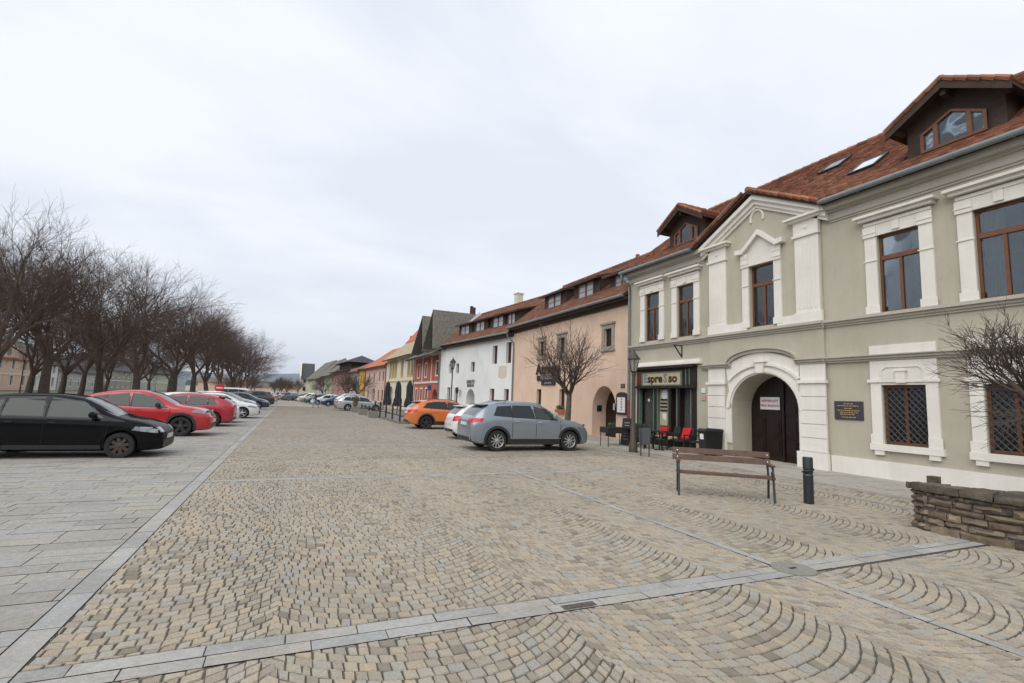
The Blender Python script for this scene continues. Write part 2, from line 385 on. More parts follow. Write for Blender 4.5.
rows('slab_band_west', -18.9, -1.56, 10.8, 11.1, .15, .5, .9, 'gslab')
rows('edge_strip', -1.555, -1.365, -1, 61, .19, .45, .75, 'gslab', along='y', g=.003)
rows('drain_strip', 5.07, 5.19, -1, 61, .12, .5, .8, 'gslab', along='y', g=.003)
rows('cross_band', -1.36, 5.065, BY[0] - .15, BY[0] + .15, .15, .45, .75, 'gslab', g=.004)
rows('cross_band_east', 5.195, 9.0, BY[0] - .11, BY[0] + .19, .15, .5, .8, 'gslab')
for i, y in enumerate(BY[1:]):
    rows('cross_band_far', -1.36, 5.065, y - .115, y + .115, .115, .45, .75, 'gslab')
    rows('cross_band_far_east', 5.195, 10.6, y - .115, y + .115, .115, .45, .75, 'gslab')
# kerb line, gutter of slanting setts, pavement in front of the houses
b = MB(); b.box(10.61, 10.74, -2, 60, -.01, .035); tag(b.build('kerb', 'gslab'), kind='structure')
b = MB(); b.box(11.74, 11.86, -2, 60, -.01, .06); tag(b.build('pavement_kerb', 'walk'), kind='structure')
vs, fs = [], []
y = -1.5
while y < 40:
    for k in range(4):
        xa = 10.75 + k * .245; dy = .09 * k
        j = lambda: rg.uniform(-.008, .008)
        stone(vs, fs, [(xa + .006 + j(), y + dy + .008), (xa + .238 + j(), y + dy + .09), (xa + .238, y + dy + .2 + j()), (xa + .006, y + dy + .118 + j())], rg.uniform(.01, .018), y < 14)
    y += .118
raw('gutter_setts', vs, fs, 'sett')
sheet('pavement_base', 11.86, 14.6, -4, 60, .03, 'joint')
rows('pavement', 11.86, 14.5, -2, 60, .5, .5, .5, 'walk', g=.003, h=(.045, .05))
# manhole
mh_ = empty('manhole_cover', (5.2, 3.93, .012), 'round cast manhole cover sunk where two pale slab strips cross', 'manhole cover')
b = MB(); b.lathe([(.225, -.01), (.225, .012), (.20, .014), (.0001, .014)], (5.2, 3.93, .014), sides=40)
M['concrete'] = mat('manhole_concrete', (.22, .205, .18), .9, .15, 20, .5, 60)
b.build('cover_ring', 'concrete', mh_)
b = MB(); b.box(5.14, 5.24, 3.91, 3.95, .02, .0305); b.build('grip', 'black', mh_); M['gapbrown'] = mat('brown_slab_gap', (.085, .07, .055), .8, .2, 20)
b = MB()
for k in range(5): b.box(2.27 + k * .055, 2.305 + k * .055, 3.805, 3.87, .012, .0225)
b.box(2.24, 2.56, 3.795, 3.88, .008, .019)
tag(b.build('slab_gap', 'gapbrown'), 'small dark rectangular grate set in the near slab strip', 'slab gap')
# ------------------------------------------------------------------ sage green house
F = Fr((14.5, 0), (14.5, 10))
gh = empty('green_house', (14.5, 11, 0), 'sage green two storey house with white arched gateway, gable and red tiled roof', 'house')
S0, S1 = -3.0, 19.15
up = [(8.15, 7.13), (6.02, 5.0), (3.9, 2.88), (1.78, .76)]
lo = [(8.2, 7.17), (6.04, 5.02), (3.9, 2.9), (1.8, .8)]
b = MB()
hr = [rect(e, s, 4.46, 6.66) for s, e in up] + [rect(e, s, .95, 2.51) for s, e in lo]
wall(b, F, [(S0, 0), (S0, 8), (9.7, 8), (9.7, 0)], hr, 0, .14)
hl = [rect(15.0, 15.97, 4.57, 6.74), rect(17.06, 18.04, 4.58, 6.78), [(14.92, 0), (14.92, 3.38), (18.5, 3.38), (18.5, 0)]]
wall(b, F, [(14.15, 0), (14.15, 8), (S1, 8), (S1, 0)], hl, 0, .14, depths=[.14, .14, .35])
gate = arch(10.55, 13.13, 0, 1.75, 2.93)
wall(b, F, [(9.7, 0), (9.7, 7.95), (11.925, 9.05), (14.15, 7.95), (14.15, 0)], [rect(11.3, 12.3, 4.55, 6.72), gate], .08, .22, depths=[.22, .95])
for a in (9.7, 14.15): b.add([F.P(a, 0, 0), F.P(a, 8, 0), F.P(a, 8, .08), F.P(a, 0, .08)], [(0, 1, 2, 3)])
# sides, back
b.add([F.P(S1, 0, 0), F.P(S1, 8, 0), F.P(S1, 11.9, -5), F.P(S1, 8, -10), F.P(S1, 0, -10)], [(0, 1, 2, 3, 4)])
b.add([F.P(S0, 0, 0), F.P(S0, 8, 0), F.P(S0, 11.9, -5), F.P(S0, 8, -10), F.P(S0, 0, -10)], [(0, 1, 2, 3, 4)])
b.add([F.P(S0, 0, -10), F.P(S0, 8, -10), F.P(S1, 8, -10), F.P(S1, 0, -10)], [(0, 1, 2, 3)])
b.build('wall', 'green', gh)
# gateway back wall and doors
dr = MB()
F.box(dr, 10.3, 13.4, 0, 3.1, -1.0, -.88)
for i, (a0, a1) in enumerate(((10.6, 11.79), (11.84, 13.08))):
    for z0, z1 in ((.2, .75), (.85, 1.45), (1.55, 1.95)):
        w2 = (a1 - a0) / 2
        for q in (0, 1):
            F.box(dr, a0 + .08 + q * w2, a0 + w2 - .05 + q * w2, z0, z1, -.881, -.85)
            F.box(dr, a0 + .15 + q * w2, a0 + w2 - .12 + q * w2, z0 + .07, z1 - .07, -.851, -.83)
F.box(dr, 11.77, 11.86, 0, 2.9, -.881, -.81)
for a0, a1 in ((10.75, 11.7), (11.95, 12.95)): F.box(dr, a0, a1, 2.0, 2.07, -.881, -.84)
M['gatewood'] = mat('dark_gate_wood', (.016, .006, .005), .38, .3, 8, .2, 30, spec=.5)
gd = dr.build('gate', 'gatewood', gh)
hb = MB(); hb.tube([F.P(11.9, 1.05, -.8), F.P(11.9, 1.05, -.74), F.P(12.02, 1.05, -.74)], .012); hb.build('handle', 'iron', gd)
# white trim: pilasters, gable cornice, window casings
b = MB()
for a0, a1 in ((13.3, 14.1), (9.74, 10.52)):
    F.box(b, a0, a1, 4.5, 7.85, .081, .14)                       # shaft
    F.box(b, a0 - .06, a1 + .06, 4.46, 4.78, .082, .17)          # base
    F.box(b, a0 - .05, a1 + .05, 7.2, 7.28, .082, .20)
    F.box(b, a0 - .02, a1 + .02, 7.28, 7.72, .082, .16)
    F.box(b, a0 - .16, a1 + .16, 7.72, 7.79, .082, .27); F.box(b, a0 - .24, a1 + .24, 7.79, 7.86, .082, .36)
    for k in range(5):
        c = a0 + .14 + k * (a1 - a0 - .28) / 4; F.box(b, c - .022, c + .022, 4.9, 7.05, .141, .155)
    b.lathe([(.0001, .0), (.07, 0), (.05, .03), (.0001, .035)], F.P((a0 + a1) / 2, 7.5, .16), F.n, 16)
F.box(b, 10.52, 11.2, 4.46, 4.74, .081, .15); F.box(b, 12.4, 13.3, 4.46, 4.74, .081, .15)
# raking cornices
for sx in (-1, 1):
    c = 11.925
    def pt(t, dz): return (c + sx * 2.5 * t, 9.17 - 1.27 * t + dz)
    for (z0, z1, oo) in ((-.42, -.30, .16), (-.30, -.14, .24), (-.14, 0.02, .34)):
        q = [pt(0, z0), pt(0, z1), pt(1.0, z1), pt(1.0, z0)]
        F.poly(b, q, .082, oo)
# small gable arc ornament
pts = [F.P(11.93 + .26 * math.cos(t), 8.38 + .3 * math.sin(t), .1) for t in [R(a) for a in range(-20, 201, 20)]]
b.tube(pts, .045, 6)
# central window casing with pediment
def casing(b, s0, s1, z0, z1, o, ear=True, ped=False):
    w = .30 if not ped else .27
    F.box(b, s0 - w, s0 - .0, z0 - .0, z1, o, o + .06); F.box(b, s1 + .0, s1 + w, z0, z1, o, o + .06)
    F.box(b, s0 - w, s1 + w, z1, z1 + .32, o, o + .06)
    zt = z0 + (z1 - z0) * .69
    for e in (0, 1):
        a = s0 - w if e == 0 else s1
        F.box(b, a - .03, a + w + .03, zt - .03, zt + .0, o + .061, o + .085)
        F.box(b, a - .02, a + w + .02, z1 - .02, z1 + .28, o + .0605, o + .098)
        F.box(b, a - .035, a + w + .035, z1 + .08, z1 + .11, o + .101, o + .115)
        F.box(b, a - .035 - (.0), a + w + .035, z0, z0 + .22, o + .062, o + .08)
    if not ped:
        F.box(b, s0 - w, s1 + w, z1 + .32, z1 + .40, o, o + .09)
        F.box(b, s0 - w - .09, s1 + w + .09, z1 + .44, z1 + .53, o, o + .2)
        F.box(b, s0 - w - .17, s1 + w + .17, z1 + .53, z1 + .60, o, o + .29)
        F.box(b, (s0 + s1) / 2 - .09, (s0 + s1) / 2 + .09, z1 + .05, z1 + .3, o + .061, o + .1)
    else:
        c = (s0 + s1) / 2; hw = (s1 - s0) / 2 + w + .02
        F.poly(b, [(c - hw, z1 + .32), (c, z1 + 1.05), (c + hw, z1 + .32)], o, o + .05)
        for sx in (-1, 1):
            F.poly(b, [(c, z1 + 1.02), (c, z1 + 1.2), (c + sx * (hw - .12), z1 + .62), (c + sx * (hw - .12), z1 + .46)], o, o + .2)
            F.poly(b, [(c + sx * (hw - .14), z1 + .46), (c + sx * (hw - .14), z1 + .62), (c + sx * (hw + .16), z1 + .66), (c + sx * (hw + .16), z1 + .5)], o, o + .22)
            F.box(b, min(c + sx * (hw - .3), c + sx * hw), max(c + sx * (hw - .3), c + sx * hw), z1 + .285, z1 + .46, o + .051, o + .11)
casing(b, 11.3, 12.3, 4.55, 6.72, .08, ped=True)
for s, e in up: casing(b, e, s, 4.46, 6.64, 0)
casing(b, 15.0, 15.97, 4.57, 6.74, 0); casing(b, 17.06, 18.04, 4.58, 6.76, 0)
# lower window surrounds, in the style of a framed panel with a keystone
for s, e in lo:
    F.box(b, e - .26, e, .95, 2.51, 0, .06); F.box(b, s, s + .26, .95, 2.51, 0, .06)
    F.box(b, e - .26, s + .26, 2.51, 3.16, 0, .06); F.box(b, e - .26, s + .26, 3.335, 3.58, 0, .06)
    F.box(b, e - .32, s + .32, 2.58, 2.66, .061, .10)
    F.box(b, e - .32, s + .32, .78, .95, 0, .10)
    for a in (e - .2, s + .02): F.box(b, a - .03, a + .2, .66, .78, 0, .08)
    for a in (e - .3, s - .0): F.box(b, a, a + .3, .951, 1.2, .061, .075)
    c = (s + e) / 2
    ring(b, F, [(e + .02, 2.66), (e + .02, 2.92), (e + .12, 3.0), (s - .12, 3.0), (s - .02, 2.92), (s - .02, 2.66)], [(e + .05, 2.66), (e + .05, 2.9), (e + .14, 2.97), (s - .14, 2.97), (s - .05, 2.9), (s - .05, 2.66)], .061, .085)
    F.box(b, c - .11, c + .11, 2.56, 2.86, .062, .14); F.box(b, c - .14, c + .14, 2.86, 2.9, .062, .16)
# gateway surround: rusticated piers, archivolt, keystone
for a0, a1 in ((13.4, 14.18), (9.67, 10.47)):
    F.box(b, a0, a1, .52, 2.58, .081, .13)
    for k in range(5):
        z = .55 + k * .41; F.box(b, a0 - .01, a1 + .01, z, z + .385, .131, .16)
    F.box(b, a0 - .05, a1 + .05, 2.58, 2.68, .082, .22)
    F.box(b, a0, a1, 2.68, 3.3, .081, .13)
    F.box(b, a0 - .04, a1 + .12 if a0 < 12 else a1 + .04, 0, .52, .081, .2)
def arcpts(s0, s1, zs, za, n=22): c = (s0 + s1) / 2; r = (s1 - s0) / 2; return [(c - r * math.cos(math.pi * i / n), zs + (za - zs) * math.sin(math.pi * i / n)) for i in range(n + 1)]
def band(b, inner, outer, o0, o1):
    for i in range(len(inner) - 1):
        F.poly(b, [inner[i], outer[i], outer[i + 1], inner[i + 1]], o0, o1)
cin = arcpts(10.55, 13.13, 1.75, 2.93)
# spandrel field up to the string course
top = [(min(max(s, 10.0), 13.68), 3.32 if abs(s - 11.84) > 1.18 else 3.32 + .36 * math.sqrt(max(0, 1 - ((s - 11.84) / 1.2) ** 2))) for s, z in cin]
n_ = len(cin)
sp = []
for i, (s, z) in enumerate(cin):
    t = i / (n_ - 1); sp.append((10.5 + (13.37 - 10.5) * t, 3.3 + .36 * max(0, math.sin(math.pi * t)) ** 1.2))
band(b, cin, sp, .0815, .12)
for i in (0, n_ - 1):
    pass
F.box(b, 10.47, 10.55, .52, 1.75, .081, .12); F.box(b, 13.13, 13.4, .52, 1.75, .081, .12)
band(b, arcpts(10.50, 13.18, 1.75, 2.98), arcpts(10.36, 13.32, 1.75, 3.12), .1205, .17)
band(b, arcpts(10.1, 13.58, 1.75, 3.2)[5:-5], arcpts(10.0, 13.68, 1.75, 3.29)[5:-5], .1205, .20)
F.poly(b, [(11.72, 2.95), (11.66, 3.3), (12.02, 3.3), (11.96, 2.95)], .1206, .26); F.box(b, 11.6, 12.08, 3.3, 3.35, .1206, .30)
b.build('white_trim', 'white', gh)
# string courses and curved hood over the gate (beige)
b = MB()
def course(a0, a1, o):
    F.box(b, a0, a1, 3.17, 3.23, o, o + .08); F.box(b, a0, a1, 3.23, 3.30, o, o + .14); F.box(b, a0, a1, 3.30, 3.33, o, o + .2)
course(S0, 9.66, 0); course(9.66, 10.6, .08); course(13.1, 14.2, .08); course(14.2, 14.6, 0)
band(b, arcpts(10.5, 13.2, 3.2, 3.66, 18), arcpts(10.5, 13.2, 3.3, 3.76, 18), .08, .22)
band(b, arcpts(10.48, 13.22, 3.3, 3.761, 18), arcpts(10.48, 13.22, 3.34, 3.80, 18), .08, .29)
for a0, a1, o in ((S0, 9.66, 0), (9.66, 14.2, .08), (14.2, S1, 0)):
    F.box(b, a0, a1, 4.24, 4.30, o, o + .05); F.box(b, a0, a1, 4.30, 4.37, o, o + .1); F.box(b, a0, a1, 4.37, 4.455, o, o + .17)
for a0, a1 in ((S0, 9.45), (14.42, S1 + .02)):
    for k, (z0, z1, oo) in enumerate(((7.42, 7.48, .04), (7.48, 7.70, .08), (7.70, 7.76, .16), (7.76, 7.93, .30))): F.box(b, a0, a1, z0, z1, .001, oo)
b.build('cornice', 'beige', gh)
b = MB()
F.box(b, S0, 9.62, 0, .5, .001, .06); F.box(b, 14.23, 14.9, 0, .45, .001, .05)
b.build('plinth', 'white', gh)
# windows
def curtain(w, s0, s1, z0, z1, seed):
    """folded net curtain hanging some way behind the glass"""
    r_ = random.Random(seed)
    for a0, a1 in ((s0, s0 + (s1 - s0) * r_.uniform(.22, .4)), (s1 - (s1 - s0) * r_.uniform(.18, .45), s1)):
        b = MB(); n = 14; vs = []
        for i in range(n + 1):
            a = a0 + (a1 - a0) * i / n
            for z in (z0, z1): vs.append(F.P(a, z, -.38 + (.03 if i % 2 else -.02)))
        b.add(vs, [(2 * i, 2 * i + 2, 2 * i + 3, 2 * i + 1) for i in range(n)]); b.build('curtain', 'curt', w)
for k_, (s, e) in enumerate(up): curtain(window(gh, F, e, s, 4.46, 6.64, -.13, trans=6.0), e, s, 4.5, 6.6, k_)
curtain(window(gh, F, 15.0, 15.97, 4.57, 6.74, -.13, trans=6.07), 15.0, 15.97, 4.6, 6.7, 11); curtain(window(gh, F, 17.06, 18.04, 4.58, 6.76, -.13, trans=6.08), 17.06, 18.04, 4.6, 6.7, 12)
curtain(window(gh, F, 11.3, 12.3, 4.55, 6.72, -.1, trans=6.03), 11.3, 12.3, 4.6, 6.7, 13)
for s, e in lo:
    w = window(gh, F, e, s, .96, 2.5, -.13, gm='glassd', fw=.07)
    g = MB()
    for k in range(-9, 13):
        for sgn in (1, -1):
            # diagonal bars clipped to the opening
            a = e + .02; z = 1.0 + k * .17 if sgn > 0 else 2.46 - k * .17
            L_ = s - e - .04; t0, t1 = 0, L_
            z_at = lambda t: z + sgn * t * 1.15
            ts = [t_ * L_ / 30 for t_ in range(31) if .99 < z_at(t_ * L_ / 30) < 2.47]
            if len(ts) > 2: g.tube([F.P(a + ts[0], z_at(ts[0]), -.03), F.P(a + ts[-1], z_at(ts[-1]), -.03)], .009, 4)
    g.build('window_grille', 'grille_iron', w)
# roof
b = MB()
def roofslab(b, pts, th=.12, mi=0):
    n = Vector((0, 0, -th)); b.prism(pts, n, mi)
rS1 = S1 + .22
def zr(o): return 8.0 + (.42 - o) * .757
for a0, a1, o0 in ((S0, 9.5, .42), (9.5, 14.6, -.12), (14.6, rS1, .42)): roofslab(b, [F.P(a0, zr(o0), o0), F.P(a1, zr(o0), o0), F.P(a1, zr(-5), -5), F.P(a0, zr(-5), -5)])
roofslab(b, [F.P(S0, 8, -10.4), F.P(rS1, 8, -10.4), F.P(rS1, zr(-5), -5), F.P(S0, zr(-5), -5)])
rf = b.build('roof', 'timber', gh)
b = MB(); U = F.d; V = (F.P(0, zr(-5), -5) - F.P(0, 8, .42))
def inrect(s, v_o, boxes): return any(a <= s <= b_ and c <= v_o <= d for a, b_, c, d in boxes)
Lv = V.length
hole = [(5.5, 7.75, -1.4, -.55), (15.2, 17.5, -1.4, -.55), (2.3, 4.5, -1.4, -.55)]
def prd(u, v):
    s = S0 + u; o = .42 - v / Lv * 5.42
    if 9.45 < s < 14.65:
        t = 1 - abs(s - 12.05) / 2.6
        if o > .35 - 1.83 * t: return False
    return not inrect(s, o, hole)
slope_tiles(b, F.P(S0, 8.0, .42), U, V, rS1 - S0, Lv - .02, prd)
for k in range(int((rS1 - S0) / .38)):     # ridge tiles
    s = S0 + k * .38; c0 = F.P(s, zr(-5) + .01, -5); c1 = F.P(s + .4, zr(-5) + .025, -5)
    b.tube([c0, c1], [.11, .125], 8)
b.build('tiles', 'tile', rf)
# gable roof over the gateway
b = MB(); t_ = MB(); c = 12.05
zf, za_ = 8.02, 9.38
for sx in (-1, 1):
    foot = F.P(c + sx * 2.6, zf, .42); apx = F.P(c, za_, .42); bk = F.P(c, za_, -1.48)
    b.prism([foot, apx, bk], (0, 0, -.12))
    Vv = apx - foot; lv = Vv.length
    P0 = foot
    slope_tiles(t_, P0, -F.n, Vv, 2.3, lv, lambda u, v: u < 1.9 * v / lv + .12, rnd=random.Random(8))
    # verge tiles hanging over the front edge
    for k in range(int(lv / .3)):
        a = P0 + Vv * (k * .3 / lv) + F.n * .03 + Vector((0, 0, .03)); e = P0 + Vv * ((k * .3 + .33) / lv) + F.n * .03 + Vector((0, 0, .06))
        t_.tube([a, e], [.085, .07], 6)
for k in range(5): t_.tube([F.P(c, za_ + .03, .42 - k * .38), F.P(c, za_ + .045, .42 - k * .38 - .4)], [.11, .125], 8)
b.build('gable_roof_board', 'timber', rf); t_.build('gable_tiles', 'tile', rf)
# dormers
def dormer(parent, F, c, o_f, zb, ze, za, hw, over=.42, tiles='tile', fr='frame', zrf=zr, eave0=None):
    """gabled dormer: timber front and cheeks, boarded verge, tiled roof running back to the main slope"""
    b = MB(); W_ = hw * 1.28
    def ob(z): return .42 - (z - 8.0) / .757
    b.add([F.P(c - hw, zb - .25, o_f), F.P(c + hw, zb - .25, o_f), F.P(c + hw, ze + .1, o_f), F.P(c, za - .1, o_f), F.P(c - hw, ze + .1, o_f)], [(0, 1, 2, 3, 4)])
    for sx in (-1, 1):
        s = c + sx * hw; b.add([F.P(s, zb - .3, o_f), F.P(s, ze + .12, o_f), F.P(s, ze + .12, ob(ze + .12) - .3)], [(0, 1, 2)])
        for k in range(7):
            o = o_f - .12 - k * .16
            if o > ob(ze): b.add([F.P(s + sx * .01, zb, o), F.P(s + sx * .01, ze, o), F.P(s + sx * .01, ze, o - .015), F.P(s + sx * .01, zb, o - .015)], [(0, 1, 2, 3)])
    dm = b.build('dormer', 'timber', parent)
    b = MB(); t = MB()
    for sx in (-1, 1):
        ft = F.P(c + sx * W_, ze - .08, o_f + over); ap = F.P(c, za, o_f + over); bk = F.P(c, za, ob(za)); fb = F.P(c + sx * W_, ze - .08, ob(ze - .08))
        b.prism([ft, ap, bk, fb], (0, 0, -.09))
        # bargeboard
        for q in (.0,):
            b.prism([ft + Vector((0, 0, -.22)) + F.n * .02, ft + Vector((0, 0, .0)) + F.n * .02, ap + F.n * .02, ap + Vector((0, 0, -.22)) + F.n * .02], F.n * .04)
        Vv = ap - ft; lv = Vv.length; L1 = o_f + over - ob(za); L0 = o_f + over - ob(ze - .08)
        slope_tiles(t, ft, -F.n, Vv, L1, lv, lambda u, v, L0=L0, L1=L1, lv=lv: u < L0 + (L1 - L0) * v / lv + .1, rnd=random.Random(3))
        for k in range(int(lv / .3) + 1):
            a = ft + Vv * (k * .3 / lv) + F.n * .05 + Vector((0, 0, .035)); e = ft + Vv * (min(1.02, (k * .3 + .33) / lv)) + F.n * .05 + Vector((0, 0, .065))
            t.tube([a, e], [.075, .06], 6)
        # purlin ends under the verge
        F.box(b, c + sx * (hw + .08) - .06, c + sx * (hw + .08) + .06, ze - .16, ze - .04, o_f, o_f + over - .03)
    F.box(b, c - .06, c + .06, za - .38, za - .24, o_f, o_f + over - .03)
    for k in range(int((o_f + over - ob(za)) / .36) + 1): t.tube([F.P(c, za + .04, o_f + over + .03 - k * .36), F.P(c, za + .055, o_f + over - .37 - k * .36)], [.10, .115], 8)
    b.build('verge_board', 'timber', dm); t.build('tiles', tiles, dm)
    # pentagonal window in three lights
    h2 = .70; z0 = zb + .03; zs = 9.26; zt = 9.62
    o1 = o_f + .01; out_ = [(c - h2, z0), (c - h2, zs - .02), (c, zt), (c + h2, zs - .02), (c + h2, z0)]
    k = .07; inn = [(c - h2 + k, z0 + k), (c - h2 + k, zs - .06), (c, zt - k), (c + h2 - k, zs - .06), (c + h2 - k, z0 + k)]
    f_ = MB(); ring(f_, F, out_, inn, o1, o1 + .07)
    for m_ in (-.34, .34):
        zz = zt - (zt - zs) * abs(m_ * hw * 1.0) / h2
        F.box(f_, c + m_ * hw - .05, c + m_ * hw + .05, z0 + k, zz - .05, o1 + .001, o1 + .075)
    w = f_.build('window', fr, dm)
    g = MB(); F.poly(g, out_, o1 + .003, o1 + .02); g.build('pane', 'glass', w)
    return dm
for c_ in (6.5, 15.95, 3.1): dormer(rf, F, c_, -.5, 8.68, 9.58, 10.3, 1.04)
# roof lights
def rooflight(name, s0, s1, o0, o1, gm, parent):
    b = MB(); n = Vector((-.603, 0, .797))
    q = [F.P(s0, zr(o0), o0), F.P(s1, zr(o0), o0), F.P(s1, zr(o1), o1), F.P(s0, zr(o1), o1)]
    q = [p + n * .05 for p in q]; ctr = sum(q, Vector()) / 4
    inn = [ctr + (p - ctr) * .82 for p in q]
    for i in range(4):
        j = (i + 1) % 4; b.hexa([q[i], q[j], inn[j], inn[i], q[i] + n * .06, q[j] + n * .06, inn[j] + n * .06, inn[i] + n * .06])
    w = b.build(name, 'iron', parent); g = MB(); g.prism([p + n * .03 for p in inn], n * .015); g.build('pane', gm, w)
rooflight('skylight', 8.75, 9.55, -1.15, -1.95, 'skyglass', rf)
rooflight('skylight', 10.9, 11.7, -2.9, -3.7, 'glassd', rf)
rooflight('skylight', 14.3, 15.1, -2.9, -3.7, 'glassd', rf)
# gutter and downpipe
b = MB()
for a0, a1 in ((S0, 9.4), (14.72, rS1)):
    b.tube([F.P(a0, 7.94, .5), F.P(a1, 7.97, .5)], .075, 10)
    k = a0 + .3
    while k < a1: b.tube([F.P(k, 7.955, .5), F.P(k + .03, 7.955, .5)], .085, 10); k += 1.1
b.build('gutter', 'zinc', gh)
b = MB(); b.tube([F.P(19.2, 7.93, .5), F.P(19.22, 7.7, .48), F.P(19.14, 7.35, .12), F.P(19.12, 7.0, .1), F.P(19.1, 1.9, .1)], .055, 8)
for z in (6, 4.2, 2.6): b.tube([F.P(19.1, z, .1), F.P(19.1, z + .04, .1)], .068, 8)
dp = b.build('downpipe', 'zinc', gh)
b = MB(); b.tube([F.P(19.1, 1.92, .1), F.P(19.1, .02, .1)], .06, 8); b.build('lower_pipe', 'rednpipe', dp)
# --- shop front
M['greenpaint'] = mat('pale_green_paint', (.10, .16, .125), .6, .2, 10)
M['cream_board'] = mat('cream_board', (.46, .38, .23), .7, .1, 10)
M['shopwood'] = mat('shopfront_wood', (.018, .009, .006), .5, .3, 8, .2)
M['redwood'] = mat('red_brown_board', (.09, .022, .012), .55, .2, 8)
M['curtain'] = mat('olive_curtain', (.12, .10, .04), .9, .3, 20, .3)
b = MB()
F.box(b, 14.93, 18.49, .01, 3.3, -.34, -.30, 0)
for a0, a1 in ((14.9, 15.12), (15.78, 15.9), (16.30, 16.42), (17.2, 17.33), (18.4, 18.52)): F.box(b, a0, a1, 0, 2.5, -.3, .05)
F.box(b, 14.88, 18.54, 2.5, 3.36, -.1, .08); F.box(b, 14.84, 18.6, 2.46, 2.56, .081, .24); F.box(b, 14.86, 18.56, 3.30, 3.40, .081, .26)
F.box(b, 15.12, 15.78, 0, .35, -.25, .02); F.box(b, 16.42, 17.2, 0, .3, -.25, .02)
sh = b.build('shopfront', 'shopwood', gh)
b = MB()
for a in (15.15, 15.93, 16.46, 17.12, 17.36, 18.34): F.box(b, a, a + .05, .3, 2.45, -.1, .06)
for a in (15.2, 15.4): F.box(b, a - .02, a + .03, 2.6, 3.25, .081, .1)
b.build('green_strip', 'greenpaint', sh)
b = MB(); F.box(b, 16.5, 17.12, .3, 2.42, -.12, -.08); b.build('display_panel', 'cream_board', sh)
b = MB()
for i in range(4): F.box(b, 16.55, 17.07, 1.5 + i * .15, 1.57 + i * .15, -.079, -.05)
b.build('dark_slats', 'black', sh)
M['paper'] = mat('white_paper', (.7, .7, .72), .7, .05, 10)
b = MB(); b.lathe([(.0001, 0), (.2, 0), (.2, .02), (.0001, .02)], F.P(16.8, 2.2, -.079), F.n, 20); b.build('round_notice', 'paper', sh); b = MB()
F.poly(b, [(16.72, 1.1), (16.72, 1.42), (16.94, 1.42), (16.94, 1.2)], -.079, -.065); b.build('notice', 'paper', sh)
b = MB(); k = 0
for i in range(12):
    a = 15.22 + i * .045; F.box(b, a, a + .03, .36, 2.44, -.28 + (i % 2) * .02, -.24 + (i % 2) * .02)
b.build('curtain', 'curtain', sh)
b = MB(); F.box(b, 15.13, 15.78, .36, 2.45, -.2, -.19); F.box(b, 15.91, 16.3, .1, 2.45, -.2, -.19); F.box(b, 17.42, 18.33, .3, 2.4, -.2, -.19)
M['shopglass'] = mat('shop_glass', (.02, .02, .02), .03, 0, spec=.35)
M['shopglass'].node_tree.nodes['Principled BSDF'].inputs['Transmission Weight'].default_value = .9
M['shopglass'].node_tree.nodes['Principled BSDF'].inputs['Base Color'].default_value = (.5, .5, .5, 1)
for l in list(M['shopglass'].node_tree.links):
    if l.to_socket.name == 'Base Color': M['shopglass'].node_tree.links.remove(l)
M['shopglass'].node_tree.nodes['Principled BSDF'].inputs['IOR'].default_value = 1.1
b.build('pane', 'shopglass', sh)
b = MB(); F.box(b, 17.42, 18.33, .02, .35, -.22, -.16); F.box(b, 17.42, 17.5, .35, 2.4, -.22, -.16); F.box(b, 18.25, 18.33, .35, 2.4, -.22, -.16); F.box(b, 17.42, 18.33, 2.38, 2.46, -.22, -.16)
b.lathe([(.0001, 0), (.07, 0), (.07, .01), (.0001, .01)], F.P(17.95, 1.95, -.16), F.n, 14, 1)
b.tube([F.P(17.5, 1.0, -.14), F.P(17.5, 1.3, -.14)], .02, 6, 1)
b.build('door', ['shopwood', 'paper'], sh)
b = MB(); F.box(b, 14.6, 18.72, 3.42, 3.5, .001, .2); F.box(b, 14.6, 18.72, 3.5, 3.62, .001, .13); F.box(b, 14.62, 18.7, 3.401, 3.42, .001, .1)
b.build('ledge', 'white', gh)
es = empty('espresso_sign', F.P(16.9, 2.86, .09), 'long cream board reading Espresso over the dark shopfront', 'sign')
b = MB(); F.box(b, 15.68, 18.05, 2.62, 3.12, .0815, .11); b.build('board', 'cream_board', es)
b = MB(); ring(b, F, rect(15.6, 18.13, 2.57, 3.17), rect(15.68, 18.05, 2.62, 3.12), .0815, .13); b.build('frame', 'greenpaint', es)
b = MB(); F.box(b, 18.14, 18.48, 2.6, 3.2, .0815, .12); b.build('end_board', 'redwood', es)
M['ink'] = mat('dark_brown_lettering', (.03, .018, .01), .6, 0); M['inkgrey'] = mat('blue_grey_lettering', (.16, .18, .22), .6, 0)
txt('lettering', 'E', F, 17.86, 2.87, .112, .50, 'inkgrey', es, bold=.016)
txt('lettering', 'spre', F, 17.24, 2.87, .112, .50, 'ink', es, bold=.02, sx=1.08)
txt('lettering', 'S', F, 16.58, 2.87, .112, .50, 'inkgrey', es, bold=.018)
txt('lettering', 'so', F, 16.13, 2.87, .112, .50, 'ink', es, bold=.02, sx=1.12)
